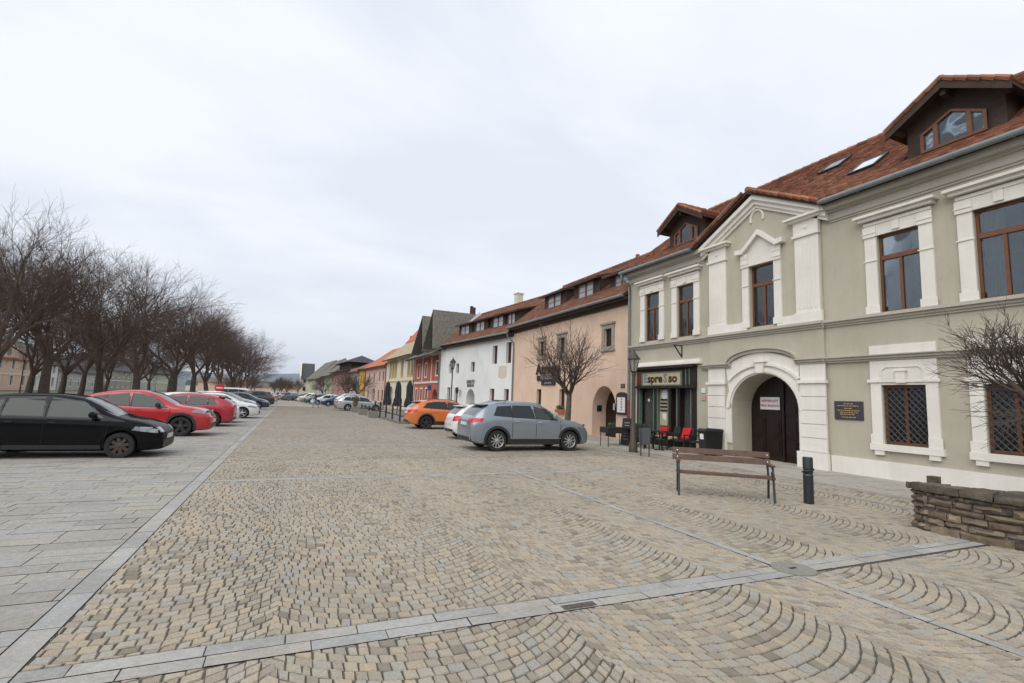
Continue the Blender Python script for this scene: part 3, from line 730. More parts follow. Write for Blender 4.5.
# notices and plaque
sg = empty('gate_notice', F.P(12.3, 1.95, -.82), 'white notice with two red lines of letters on the dark gate', 'sign')
b = MB(); F.box(b, 11.93, 12.7, 1.74, 2.17, -.829, -.815); b.build('board', 'paper', sg)
M['redink'] = mat('red_lettering', (.38, .02, .03), .6, 0)
txt('lettering', 'NEPARKUJTE', F, 12.315, 2.04, -.812, .115, 'redink', sg, bold=.002, ext=.002); txt('lettering', 'PRED BRÁNOU', F, 12.315, 1.87, -.812, .108, 'redink', sg, bold=.002, ext=.002)
pq = empty('memorial_plaque', F.P(9.1, 1.8, .01), 'dark stone plaque with gilt lines of writing beside the gateway', 'plaque')
M['granite'] = mat('dark_polished_granite', (.045, .042, .05), .3, .3, 30)
M['gilt'] = mat('gilt_lettering', (.42, .27, .12), .5, .2, 30)
b = MB(); F.box(b, 8.7, 9.49, 1.54, 2.06, .001, .035); b.build('slab', 'granite', pq)
b = MB()
for i, (z, w_) in enumerate(((1.99, .28), (1.93, .55), (1.86, .2), (1.80, .6), (1.745, .5), (1.69, .32), (1.61, .4))):
    x = 9.095 - w_ / 2; rr = random.Random(i)
    while x < 9.095 + w_ / 2: l = rr.uniform(.03, .1); F.box(b, x, x + l, z - .011, z + .011, .036, .04); x += l + .02
b.build('lettering', 'gilt', pq)
b = MB(); F.box(b, 14.44, 14.64, 2.28, 2.46, .001, .03); tag(b.build('house_number_plate', 'paper'), 'upper small white plate on the green wall beside the shopfront', 'plate')
M['pinkpaint'] = mat('faded_red_sign', (.5, .3, .27), .6, .1, 30)
b = MB(); F.box(b, 14.44, 14.64, 2.0, 2.17, .001, .03); tag(b.build('small_notice', 'pinkpaint'), 'lower small pinkish notice on the green wall beside the shopfront', 'notice')
b = MB(); b.tube([F.P(15.7, 3.72, .02), F.P(15.7, 4.22, .02)], .025, 6); b.tube([F.P(15.7, 3.75, .03), F.P(15.72, 4.22, .42)], .03, 6); b.tube([F.P(15.7, 4.2, .03), F.P(15.71, 4.2, .44)], .018, 6)
tag(b.build('sign_bracket', 'iron'), 'black iron bracket jutting from the green wall above the shopfront', 'bracket')
# ------------------------------------------------------------------ peach house
F = Fr((14.6, 19.2), (14.6, 33.05)); L_ = F.L
ph = empty('peach_house', F.P(7, 0, -4), 'peach rendered house with pointed dark door, shed dormers and red tiled roof', 'house')
b = MB()
pwu = [(8.95, 9.62), (6.3, 7.0), (1.55, 2.21)]; pwl = [(9.2, 9.85), (6.2, 6.85)]
dh = arch(1.13, 3.25, 0, 1.35, 2.62)
hs = [rect(a, c, 4.62, 5.55) for a, c in pwu] + [rect(a, c, 1.3, 2.47) for a, c in pwl] + [dh]
wall(b, F, [(0, 0), (0, 7.0), (L_, 7.0), (L_, 0)], hs, 0, .3, depths=[.18] * 3 + [.24] * 2 + [.9])
F.box(b, .9, 3.6, 0, 2.9, -.98, -.9)
for a in (0, L_): b.add([F.P(a, 0, 0), F.P(a, 7, 0), F.P(a, 10.6, -4), F.P(a, 7, -9), F.P(a, 0, -9)], [(0, 1, 2, 3, 4)])
b.build('wall', 'peach', ph)
for a, c in pwu:
    b = MB(); o_, i_ = rect(a - .22, c + .22, 4.46, 5.76), rect(a, c, 4.62, 5.55); ring(b, F, o_, i_, .001, .05)
    F.box(b, a - .3, c + .3, 5.76, 5.86, .001, .12); F.box(b, a - .28, c + .28, 4.38, 4.46, .001, .1); b.build('stone_surround', 'stonef', ph)
for a, c in pwu: window(ph, F, a, c, 4.62, 5.55, -.16, fm='timber', gm='glassd')
for a, c in pwl: window(ph, F, a, c, 1.3, 2.47, -.22, fm='timber', gm='glassd')
b = MB(); n_ = 14; q = arch(1.17, 3.21, .0, 1.35, 2.58)
F.poly(b, q, -.9, -.84)
for k in range(12): a = 1.25 + k * .165; F.box(b, a, a + .012, .05, 1.7, -.839, -.83, 1)
F.box(b, 2.175, 2.205, .0, 2.5, -.839, -.82, 1)
F.box(b, 2.42, 2.55, 1.4, 1.75, -.839, -.825, 2)
dd = b.build('door', ['gatewood', 'black', 'paper'], ph)
b = MB(); b.tube([F.P(2.26, 1.05, -.84), F.P(2.26, 1.05, -.78), F.P(2.38, 1.05, -.78)], .012); b.build('handle', 'iron', dd)
def zp(o): return 6.95 + (.5 - o) * .80
rf = MB()
for q in ([F.P(-.02, 6.95, .5), F.P(L_, 6.95, .5), F.P(L_, zp(-4), -4), F.P(-.02, zp(-4), -4)], [F.P(-.02, 6.95, -9.2), F.P(L_, 6.95, -9.2), F.P(L_, zp(-4), -4), F.P(-.02, zp(-4), -4)]): rf.prism(q, (0, 0, -.14))
rf = rf.build('roof', 'timber', ph)
def roof_tiles(F, s0, s1, z0, o0, o1, zf, rf, m='tileold', skip=(), seed=2, th=.17):
    b = MB(); V = F.P(0, zf(o1), o1) - F.P(0, z0, o0); lv = V.length
    slope_tiles(b, F.P(s0, z0, o0), F.d, V, s1 - s0, lv - .02, lambda u, v: not any(a <= s0 + u <= c and e <= o0 + (o1 - o0) * v / lv <= g for a, c, e, g in skip), tw=.2, th=th, rnd=random.Random(seed))
    for k in range(int((s1 - s0) / .38)): s = s0 + k * .38; b.tube([F.P(s, zf(o1) + .01, o1), F.P(s + .4, zf(o1) + .025, o1)], [.11, .125], 8)
    return b.build('tiles', m, rf)
def shed_dormer(F, s0, s1, zb, zt, of, ob, zfun, rf, slope=.28, tiles='tileold', wins=2):
    """low shed dormer: timber front with a pair of white-backed windows under its own tiled lid"""
    b = MB(); W0, W1 = s0 - .55, s1 + .55
    b.add([F.P(W0, zb - .25, of), F.P(W1, zb - .25, of), F.P(W1, zt + .12, of), F.P(W0, zt + .12, of)], [(0, 1, 2, 3)])
    for s in (W0, W1): b.add([F.P(s, zb - .3, of), F.P(s, zt + .12, of), F.P(s, zt + .12 + (of - ob) * slope, ob)], [(0, 1, 2)])
    dm = b.build('dormer', 'timber', rf)
    b = MB(); fr, bk = of + .38, ob; z0 = zt + .14 - .38 * slope; z1 = zt + .14 + (of - ob) * slope
    b.prism([F.P(W0 - .22, z0, fr), F.P(W1 + .22, z0, fr), F.P(W1 + .22, z1, bk), F.P(W0 - .22, z1, bk)], (0, 0, -.1)); b.build('lid_board', 'timber', dm)
    t = MB(); V = F.P(0, z1, bk) - F.P(0, z0, fr); slope_tiles(t, F.P(W0 - .24, z0, fr), F.d, V, W1 - W0 + .48, V.length, tw=.2, th=.17, rnd=random.Random(9)); t.build('tiles', tiles, dm)
    w = (s1 - s0) / wins
    for k in range(wins): window(dm, F, s0 + k * w + .02, s0 + (k + 1) * w - .02, zb, zt, of + .005, fm='frame', gm='dormglass', fw=.05, mull=False, bars=(2,))
M['dormglass'] = mat('curtained_glass', (.28, .30, .33), .15, .1, 5, spec=.9)
def obp(z): return .5 - (z - 6.95) / .8
sk = []
for s0, s1, zb, zt in ((8.1, 9.9, 7.72, 8.7), (4.35, 6.0, 7.7, 8.72), (1.05, 2.3, 7.65, 8.5)):
    shed_dormer(F, s0, s1, zb, zt, -.7, -3.2, zp, rf)
    sk.append((s0 - .5, s1 + .5, -1.9, -.75))
roof_tiles(F, 0, L_, 6.95, .5, -4, zp, rf, skip=sk)
b = MB(); b.tube([F.P(-.02, 6.9, .57), F.P(L_, 6.93, .57)], .075, 10); b.build('gutter', 'zinc', ph)
b = MB(); F.box(b, 0, L_, 6.55, 6.86, .001, .12); F.box(b, 0, L_, 6.75, 6.87, .121, .45); b.build('eaves_board', 'timber', ph)
b = MB(); b.tube([F.P(6.0, 9.4, -5), F.P(6, 11.3, -5)], .13, 8); b.build('chimney', 'rednpipe', rf)
# flower box, plaque, menu case, house number, hanging sign
M['terracotta'] = mat('terracotta_box', (.36, .10, .05), .8, .2, 9)
M['leaf'] = mat('evergreen_leaves', (.05, .10, .025), .7, .3, 12, island=[(.03, .07, .018), (.07, .13, .03), (.05, .09, .03)])
def leaves(b, c, r, n, rnd, s=.05, mi=0):
    for _ in range(n):
        d = Vector((rnd.gauss(0, 1), rnd.gauss(0, 1), rnd.gauss(0, 1))).normalized() * (rnd.random() ** .4); p = Vector(c) + Vector((d.x * r[0], d.y * r[1], d.z * r[2]))
        a = Vector((rnd.gauss(0, 1), rnd.gauss(0, 1), rnd.gauss(0, 1))).normalized(); q = a.orthogonal().normalized(); k = s * rnd.uniform(.6, 1.3)
        b.add([p - a * k, p + q * k * .45, p + a * k, p - q * k * .45], [(0, 1, 2, 3)], mi)
fb = empty('flower_box', F.P(6.5, 1.1, .1), 'red window box of green leaves under the lower right peach window', 'flower box')
b = MB(); F.box(b, 6.1, 6.95, 1.08, 1.28, .01, .22); b.build('box', 'terracotta', fb)
b = MB(); leaves(b, F.P(6.52, 1.4, .12), (.12, .45, .13), 320, random.Random(1)); b.build('leaves', 'leaf', fb)
b = MB(); F.box(b, 3.215, 3.245, 1.3, 1.62, -.58, -.28); tag(b.build('door_plaque', 'iron'), 'small dark plaque inside the recess of the peach house door', 'plaque')
mc = empty('menu_case', F.P(.6, 1.7, .02), 'dark arched menu case with white menus on the peach wall', 'menu case')
b = MB(); q = arch(.2, 1.02, 1.22, 2.12, 2.3); F.poly(b, q, .001, .09); b.build('case', 'timber', mc)
b = MB(); F.box(b, .3, .92, 1.33, 2.05, .0901, .1); b.build('menu', 'paper', mc)
M['foodpic'] = mat('menu_pictures', (.4, .12, .04), .6, .5, 30)
b = MB()
for k in range(5): F.box(b, .52, .62, 1.42 + k * .125, 1.5 + k * .125, .1001, .105)
b.build('menu_pictures', 'foodpic', mc)
hn = empty('house_number', F.P(.6, 2.6, .01), 'small dark house number plate above the menu case', 'number plate')
b = MB(); F.box(b, .44, .76, 2.5, 2.7, .001, .02); b.build('plate', 'granite', hn); txt('lettering', '56', F, .6, 2.6, .022, .17, 'gilt', hn, ext=.002)
at = empty('atrium_sign', F.P(8.2, 3.5, .1), 'large black Gothic Atrium lettering with plates below on the peach wall', 'sign')
txt('lettering', 'Atrium', F, 8.25, 3.72, .09, 1.02, 'gatewood', at, ext=.02, bold=.018, sx=1.1)
b = MB(); F.box(b, 6.75, 9.75, 3.02, 3.34, .03, .08); F.box(b, 7.3, 9.1, 2.72, 3.0, .03, .08); b.build('board', 'iron', at)
M['palelet'] = mat('pale_lettering', (.35, .33, .3), .6, 0)
txt('lettering', 'PENZIÓN', F, 8.25, 3.18, .085, .3, 'palelet', at, ext=.002, sx=1.5); txt('lettering', 'pizzeria', F, 8.2, 2.87, .085, .24, 'palelet', at, ext=.002, sx=1.3)

# ------------------------------------------------------------------ white house
F = Fr((14.6, 33.05), (13.1, 47.3)); L_ = F.L
wh = empty('white_house', F.P(7, 0, -4), 'long whitewashed house with small deep windows and four shed dormers', 'house')
ws = [rect(2.5, 3.3, 4.45, 5.9), rect(.3, 1.1, 4.42, 6.0), rect(6.5, 7.25, 3.95, 4.8), rect(9.75, 10.45, 3.9, 4.8), rect(11.4, 12.1, 3.95, 4.82), rect(2.75, 3.5, 1.2, 2.52), rect(.45, 1.2, 1.2, 2.5), rect(9.75, 10.5, 1.0, 2.6), rect(11.5, 12.25, 1.0, 2.65)]
dh = arch(6.2, 7.9, 0, 1.6, 2.5)
b = MB(); wall(b, F, [(0, 0), (0, 6.7), (L_, 6.7), (L_, 0)], ws + [dh], 0, .3, depths=[.28] * 9 + [.9])
for a in (0, L_): b.add([F.P(a, 0, 0), F.P(a, 6.7, 0), F.P(a, 10.6, -4), F.P(a, 6.7, -9), F.P(a, 0, -9)], [(0, 1, 2, 3, 4)])
b.build('wall', 'lime', wh)
for w in ws:
    s0, s1 = w[0][0], w[2][0]; window(wh, F, s0, s1, w[0][1], w[1][1], -.26, fm='frame', gm='glassd')
b = MB(); F.box(b, 6.0, 8.1, 0, 2.7, -.98, -.9); b.build('door', 'greyw', wh)
b = MB(); F.box(b, 6.5, 7.2, 0, 1.9, -.899, -.86); b.build('inner_door', 'gatewood', wh)
def zw(o): return 6.65 + (.5 - o) * .80
rf = MB()
for q in ([F.P(0, 6.65, .5), F.P(L_, 6.65, .5), F.P(L_ - 1, zw(-4), -4), F.P(0, zw(-4), -4)], [F.P(0, 6.65, -9.2), F.P(L_, 6.65, -9.2), F.P(L_ - 1, zw(-4), -4), F.P(0, zw(-4), -4)]): rf.prism(q, (0, 0, -.14))
rf = rf.build('roof', 'timber', wh); sk = []
for s0, s1 in ((9.15, 10.95), (6.1, 7.75), (2.75, 4.5), (.9, 2.0)):
    s0 = max(s0, .65); shed_dormer(F, s0, s1, 7.5, 8.4, -.6, -2.9, zw, rf); sk.append((s0 - .5, s1 + .5, -1.7, -.65))
roof_tiles(F, 0, L_ - .4, 6.65, .5, -4, zw, rf, skip=sk, seed=4)
b = MB(); F.box(b, 6.6, 7.2, 9.4, 11.25, -4.6, -4.0); F.box(b, 6.54, 7.26, 11.25, 11.36, -4.66, -3.94); b.build('chimney', 'cream', rf)
b = MB(); b.tube([F.P(0, 6.6, .57), F.P(L_, 6.63, .57)], .07, 8); b.build('gutter', 'zinc', wh)
b = MB(); F.box(b, 0, L_, 6.35, 6.57, .001, .4); b.build('eaves_board', 'timber', wh)
b = MB(); b.tube([F.P(.05, 6.55, .57), F.P(.05, 6.3, .5), F.P(-.1, 5.9, .12), F.P(-.15, 5.5, .1), F.P(-.2, 0, .1)], .06, 6); b.build('downpipe', 'zinc', wh)
b = MB(); b.tube([F.P(L_, 6.5, .5), F.P(L_ - .05, 6.0, .12), F.P(L_ - .1, 0, .1)], .06, 6); b.build('downpipe', 'zinc', wh)
M['sundial'] = mat('faded_sundial_paint', (.58, .50, .40), .9, .15, 5)
b = MB(); F.poly(b, [(.9, 3.4), (.9, 4.25), (2.2, 4.25), (2.2, 3.4), (1.55, 3.25)], .001, .008); tag(b.build('sundial', 'sundial'), 'faded ochre sundial painted on the whitewashed wall', 'sundial')
sn = empty('guesthouse_sign', F.P(7.1, 2.9, .02), 'grey metal lettering in two lines above the arched white house entrance', 'sign')
M['inkdk'] = mat('grey_metal_letters', (.12, .12, .125), .5, 0)
txt('lettering', 'SABATO', F, 7.1, 3.1, .03, .42, 'inkdk', sn, bold=.02); txt('lettering', 'PENZIÓN', F, 7.1, 2.78, .03, .32, 'inkdk', sn, bold=.014)
b = MB(); b.tube([F.P(9.1, 2.35, .02), F.P(9.1, 2.35, .3)], .02, 6); b.lathe([(.0001, -.02), (.3, -.02), (.3, .02), (.0001, .02)], F.P(9.1, 2.35, .36), F.n, 20)
tag(b.build('round_sign', 'iron'), 'round black disc sign on the white wall beside the arched entrance', 'sign')

# ------------------------------------------------------------------ simple town house builder for the further row
def townhouse(name, label, A, B, H, wm, upper, lower, eave=.5, depth=9, roofm='slate', ridge=3.2, dr=4.0, arches=(), trim=None, wtrim=None, course=None, gables=(), skirt=None, wf='frame', hang=0, ridge_m=None):
    F = Fr(A, B); L_ = F.L; r = empty(name, F.P(L_ / 2, 0, -depth / 2), label, 'house')
    holes = [rect(*w) for w in upper + lower] + [arch(*a) for a in arches]
    b = MB(); wall(b, F, [(0, 0), (0, H), (L_, H), (L_, 0)], holes, 0, .22, depths=[.2] * len(upper + lower) + [.7] * len(arches))
    for a in (0, L_): b.add([F.P(a, 0, 0), F.P(a, H, 0), F.P(a, H + ridge * .96, -dr), F.P(a, H, -depth), F.P(a, 0, -depth)], [(0, 1, 2, 3, 4)])
    b.build('wall', wm, r)
    for w in upper + lower: window(r, F, w[0], w[1], w[2], w[3], -.18, fm=wf, gm='glassd', fw=.07)
    for a in arches:
        b = MB(); F.box(b, a[0] - .1, a[1] + .1, 0, a[4] + .1, -.78, -.7); b.build('door', 'gatewood', r)
    if wtrim:
        for w in upper + lower: b = MB(); ring(b, F, rect(w[0] - .16, w[1] + .16, w[2] - .16, w[3] + .16), rect(*w), .002, .04); b.build('window_surround', wtrim, r)
    if trim:
        b = MB()
        for (s0, s1, z0, z1) in course: F.box(b, s0, s1, z0, z1, .001, .06)
        b.build('white_trim', trim, r)
    e = eave; k = ridge / (dr + 0); z0 = H - e * k * .6
    rb = MB()
    for q in ([F.P(-.05, z0, e), F.P(L_ + .05, z0, e), F.P(L_ + .05, H + ridge, -dr), F.P(-.05, H + ridge, -dr)], [F.P(-.05, H - .2, -depth - .3), F.P(L_ + .05, H - .2, -depth - .3), F.P(L_ + .05, H + ridge, -dr), F.P(-.05, H + ridge, -dr)]): rb.prism(q, (0, 0, -.18))
    rf = rb.build('roof', roofm, r)
    b = MB(); b.tube([F.P(0, z0 - .05, e + .06), F.P(L_, z0 - .05, e + .06)], .06, 6); b.tube([F.P(.1, z0 - .1, e), F.P(.1, z0 - .5, .1), F.P(.1, 0, .1)], .05, 6); b.build('gutter', 'iron', r)
    for (c, hw, zb, za, back) in gables:      # steep boarded gables standing on the eaves
        g = MB(); g.add([F.P(c - hw, zb, e * .3), F.P(c + hw, zb, e * .3), F.P(c, za, e * .3)], [(0, 1, 2)]); gd = g.build('gable', 'timber_red', rf)
        g = MB()
        for sx in (-1, 1):
            g.prism([F.P(c + sx * (hw + .5), zb - .6, e + .1), F.P(c, za + .15, e * .3 + .5), F.P(c, za + .15, -back), F.P(c + sx * (hw + .5), zb - .6, -back)], (0, 0, -.16))
        g.build('gable_roof', roofm, gd)
    return r, F, rf
M['timber_red'] = mat('red_brown_boarding', (.06, .025, .022), .85, .25, 4, .4, 20)
M['yellowp'] = mat('yellow_paint', (.50, .33, .08), .8, .1, 5)
M['whitep'] = plaster('white_paint', (.68, .66, .62))
RA, RB = (13.1, 47.3), (12.95, 57.5)
r, F, rf = townhouse('red_house', 'brick red house with white bands under two steep grey shingled gables', RA, RB, 6.3, 'red',
    [(.5, 1.3, 3.9, 5.2), (4.9, 5.6, 3.85, 5.2), (8.0, 8.8, 3.85, 5.2)], [(4.2, 5.0, 1.2, 2.5), (6.4, 7.2, 1.2, 2.5), (8.6, 9.4, 1.2, 2.5)],
    eave=1.15, roofm='shingle', ridge=3.0, dr=4.5, arches=[(.5, 2.4, 0, 1.5, 2.5)], trim='whitep', wtrim='whitep', course=[(0, 10.2, 3.1, 3.3), (2.9, 3.1, 3.3, 6.2), (6.6, 6.8, 3.3, 6.2), (0, 10.2, 5.95, 6.2)], gables=[(-.2 + .95, 1.5, 7.0, 10.25, 9), (4.9, 1.9, 7.0, 10.2, 9)])
b = MB()
for k in (0, 1): F.box(b, 7.9 + k * .9, 8.2 + k * .9, 8.5, 12.5 + k * .3, -6.3, -6.0)
b.build('chimney', 'timber', rf)
M['bluesign'] = mat('blue_enamel', (.04, .10, .30), .4, .1)
b = MB(); F.box(b, 2.6, 2.66, 2.35, 2.85, .1, .45); b.tube([F.P(2.64, 2.9, 0), F.P(2.64, 2.9, .8)], .02, 6); tag(b.build('hanging_sign', 'bluesign'), 'small blue sign jutting from the brick red house', 'sign')
YA, YB = (12.95, 57.5), (12.4, 73.6)
r, F, rf = townhouse('cream_house', 'cream two storey house with ochre window frames behind the closed parasols', YA, YB, 7.0, 'cream',
    [(1.0, 1.9, 4.2, 6.2), (2.6, 3.5, 4.2, 6.2), (6.0, 6.9, 4.2, 6.2), (9.6, 10.5, 4.2, 6.2), (11.2, 12.1, 4.2, 6.2), (12.9, 13.8, 4.2, 6.2)], [],
    eave=.7, roofm='tantile', ridge=3.6, dr=4.0, arches=[(1.2, 3.4, 0, 1.9, 2.9), (6.0, 8.2, 0, 1.9, 2.9), (11.2, 13.4, 0, 1.9, 2.9)], trim='yellowp', wtrim='yellowp', course=[(0, 16.1, 3.45, 3.6)])
b = MB(); b.prism([F.P(0, 9.5, -2.5), F.P(16, 9.5, -2.5), F.P(16, 11.6, -4.2), F.P(0, 11.6, -4.2)], (0, 0, -.15)); b.build('upper_roof', 'orange_tile', rf)
b = MB(); F.box(b, 8, 8.8, 9.5, 12.0, -4.8, -4.1); b.build('chimney', 'cream', rf)
r, F, rf = townhouse('pale_pink_house', 'pale pink house with narrow windows and bright orange roof', YB, (11.5, 88.7), 6.3, 'pink',
    [(1.5, 2.4, 3.8, 5.2), (4, 4.9, 3.8, 5.2), (8, 8.9, 3.8, 5.2), (12, 12.9, 3.8, 5.2)], [(1.5, 2.6, .8, 2.4), (4, 5, .8, 2.4), (12, 13, .8, 2.4)],
    roofm='orange_tile', ridge=3.4, dr=4.2, arches=[(7, 9, 0, 1.8, 2.7)])
b = MB(); F.box(b, 1.0, 1.8, 8.5, 10.8, -4.4, -3.6); b.build('chimney', 'orange_tile', rf)
townhouse('ochre_house', 'narrow ochre yellow house between the pale pink and grey houses', (11.5, 88.7), (10.98, 93.5), 6.3, 'ochre', [(1.2, 1.9, 3.6, 5), (3, 3.7, 3.6, 5)], [(1.2, 1.9, 1, 2.3)], roofm='tileold', ridge=2.4)
townhouse('grey_house', 'narrow pale grey house beside the ochre one', (10.98, 93.5), (10.3, 103), 6.0, 'greyw', [(2, 2.9, 3.6, 5), (6, 6.9, 3.6, 5)], [(2, 2.9, 1, 2.3), (6, 6.9, 1, 2.3)], roofm='tileold', ridge=2.2)
r, F, rf = townhouse('rose_house', 'dusky rose house with dark wooden upper storey and broad dark eaves', (10.3, 103), (8.8, 124), 6.6, 'rose', [(3, 4, 3.6, 5.2), (8, 9, 3.6, 5.2), (13, 14, 3.6, 5.2), (18, 19, 3.6, 5.2)], [(3, 4, 1, 2.6), (8, 9, 1, 2.6), (13, 14, 1, 2.6)], eave=1.2, roofm='slate', ridge=1.0, dr=3)
b = MB(); F.box(b, 3, 18, 7.0, 8.3, -5, -.6); b.build('upper_storey', 'timber', r)
b = MB(); q = [F.P(1.6, 8.1, .5), F.P(19.4, 8.1, .5), F.P(19.4, 8.1, -6.3), F.P(1.6, 8.1, -6.3), F.P(4.6, 9.7, -2.9), F.P(16.4, 9.7, -2.9)]; b.add(q, [(0, 1, 5, 4), (1, 2, 5), (2, 3, 4, 5), (3, 0, 4), (0, 1, 2, 3)]); b.build('upper_roof', 'slate', rf)
townhouse('pale_green_house', 'pale green house with tall grey hipped roof', (8.8, 124), (7.6, 141), 6.4, 'palegreen', [(2, 3.2, 3.6, 5.2), (7, 8.2, 3.6, 5.2), (12, 13.2, 3.6, 5.2)], [(2, 3.2, 1, 2.6), (7, 8.2, 1, 2.6)], eave=1.2, roofm='shingle', ridge=4.0, dr=5, arches=[(11, 13.5, 0, 1.8, 2.8)])
townhouse('lilac_grey_house', 'lilac grey house beyond the pale green one', (7.6, 141), (6.6, 158), 6.2, 'greyw', [(3, 4.2, 3.6, 5), (8, 9.2, 3.6, 5), (13, 14.2, 3.6, 5)], [(3, 4.2, 1, 2.4), (8, 9.2, 1, 2.4)], eave=1.2, roofm='shingle', ridge=5.0, dr=5)
townhouse('olive_house', 'small olive green house next to the cream gable', (6.6, 158), (4.6, 180), 6.2, 'palegreen', [(4, 5.2, 3.6, 5), (10, 11.2, 3.6, 5), (16, 17.2, 3.6, 5)], [(4, 5.2, 1, 2.4), (10, 11.2, 1, 2.4)], eave=.8, roofm='shingle', ridge=5.4, dr=5)
# cream stepped gable that closes the row
F = Fr((2.4, 185), (2.0, 197)); hh = empty('gabled_house', (6.5, 190, 0), 'far cream house with tall pointed gable end and dark slate roof', 'house')
b = MB(); b.prism([(2.3, 184.6, 0), (2.3, 184.6, 6.2), (2.3, 191, 11.4), (2.3, 197.4, 6.2), (2.3, 197.4, 0)], (4, 0, 0)); b.prism([(2.0, 184.2, 6.2), (2.0, 184.2, 7.0), (2.0, 191, 12.3), (2.0, 197.8, 7), (2.0, 197.8, 6.2), (2.0, 191, 11.4)], (.5, 0, 0)); b.build('wall', 'cream', hh)
b = MB(); b.prism([(2.55, 183.9, 5.9), (2.55, 191, 11.7), (2.55, 198.1, 5.9), (2.55, 191, 11.5)], (4.2, 0, 0)); b.build('roof', 'slate', hh)
for z in (2, 4.8):
    for x in (3.3, 5.2):
        b = MB(); b.box(x, x + .8, 184.52, 184.6, z, z + 1.3); b.build('window', 'glassd', hh)
# low distant houses of the lower town
rr = random.Random(21)
for i in range(26):
    y = rr.uniform(250, 700); x = -18 + rr.uniform(-26, 26) * y / 300; w = rr.uniform(8, 16); h = rr.uniform(2.6, 5) * (y / 300) ** .5; d = rr.uniform(7, 10)
    t = empty('distant_house', (x, y, 0), None, 'house', 'distant houses of the lower town')
    t['label'] = 'small pale house in the hazy lower town beyond the square'
    b = MB(); b.box(x - w / 2, x + w / 2, y - d / 2, y + d / 2, -.05, h); b.build('wall', rr.choice(['cream', 'lime', 'paleyellow', 'cream', 'peach']), t)
    b = MB(); b.prism([(x - w / 2 - .4, y - d / 2 - .4, h), (x - w / 2 - .4, y, h + 2.4), (x - w / 2 - .4, y + d / 2 + .4, h)], (w + .8, 0, 0)); b.build('roof', rr.choice(['tileold', 'slate', 'shingle', 'shingle']), t)
# ------------------------------------------------------------------ houses behind the park on the west side
def westhouse(name, label, y0, y1, H, wm, roofm='tileold', X=-45, gable=False, n=4, fl=2, base=None):
    F = Fr((X, y1), (X, y0)); L_ = F.L; r = empty(name, F.P(L_ / 2, 0, -5), label, 'house')
    hs = []
    for f_ in range(fl):
        for k in range(n):
            c = L_ * (k + .5) / n; z = .9 + f_ * H / fl; hs.append((c - .5, c + .5, z, z + 1.7))
    b = MB(); wall(b, F, [(0, 0), (0, H), (L_, H), (L_, 0)], [rect(*h) for h in hs], 0, .2)
    for a in (0, L_): b.add([F.P(a, 0, 0), F.P(a, H, 0), F.P(a, H + 3.8, -5), F.P(a, H, -10), F.P(a, 0, -10)], [(0, 1, 2, 3, 4)])
    b.build('wall', wm, r)
    for h in hs: window(r, F, *h, -.15, gm='glassd', fm='whitep')
    b = MB()
    for h in hs: ring(b, F, rect(h[0] - .2, h[1] + .2, h[2] - .2, h[3] + .25), rect(*h), .001, .06)
    F.box(b, 0, L_, H - .35, H - .02, .001, .25); F.box(b, 0, L_, H / 2 - .1, H / 2 + .1, .001, .1); b.build('trim', 'whitep', r)
    b = MB()
    for q in ([F.P(-.2, H - .1, .4), F.P(L_ + .2, H - .1, .4), F.P(L_ + .2, H + 4, -5), F.P(-.2, H + 4, -5)], [F.P(-.2, H - .1, -10.4), F.P(L_ + .2, H - .1, -10.4), F.P(L_ + .2, H + 4, -5), F.P(-.2, H + 4, -5)]): b.prism(q, (0, 0, -.2))
    rf = b.build('roof', roofm, r)
    if gable:
        b = MB(); F.poly(b, [(L_ * .3, H), (L_ * .3, H + 1.6), (L_ * .5, H + 2.6), (L_ * .7, H + 1.6), (L_ * .7, H)], -.4, .1); g = b.build('gable', wm, r)
        b = MB(); F.poly(b, arch(L_ * .5 - .6, L_ * .5 + .6, H + .4, H + 1.1, H + 1.7), .1001, .13); b.build('window', 'glassd', g)
    return r
westhouse('salmon_house', 'salmon pink house with white window surrounds and small roof gable behind the park', 104, 121, 5.6, 'peach', gable=True)
westhouse('blue_grey_house', 'blue grey house right of the salmon one behind the park trees', 121.3, 133, 5.4, 'lime', 'shingle', n=3)
westhouse('low_grey_house', 'low grey house behind the park trunks', 133.5, 160, 4.2, 'greyw', 'slate', n=6, fl=1)
westhouse('buff_house', 'buff coloured house glimpsed between the park trunks', 160.5, 185, 5.6, 'stonef', 'slate', n=5)
westhouse('west_grey_house', 'taller grey house far along the park behind the trunks', 186, 215, 6, 'greyw', 'slate', n=6)
westhouse('mint_house', 'pale mint house at the far end of the park', 216, 250, 6, 'palegreen', 'slate', n=6)
westhouse('white_west_house', 'pale house with dark roof at the near end of the park', 76, 103.5, 5.8, 'cream', 'slate', n=6)
# hills
M['hill'] = mat('far_hills', (.05, .07, .075), 1, .2, .0006)
def ridge_(name, y, x0, x1, n, h, amp, seed, dpt):
    r_ = random.Random(seed); vs = []; ph_ = [r_.uniform(0, 6) for _ in range(6)]
    for j in range(9):
        t = j / 8
        for i in range(n + 1):
            x = x0 + (x1 - x0) * i / n; u = i / n * 12
            hh_ = h * (.62 + amp * sum(math.sin(u * (1 + k * .9) + ph_[k]) / (k + 1.5) for k in range(6)))
            vs.append((x, y + dpt * (t - .5), max(-1, hh_ * math.sin(math.pi * t) ** .8) + 0 if 0 < j < 8 else -1))
    fs = [(j * (n + 1) + i, j * (n + 1) + i + 1, (j + 1) * (n + 1) + i + 1, (j + 1) * (n + 1) + i) for j in range(8) for i in range(n)]
    b = MB(); b.add(vs, fs); return tag(b.build(name, 'hill', smooth=True), kind='structure')
ridge_('hills', 9000, -9000, 9000, 120, 370, .13, 3, 3500)
ridge_('hills', 4500, -6000, 6000, 110, 62, .12, 8, 1200)
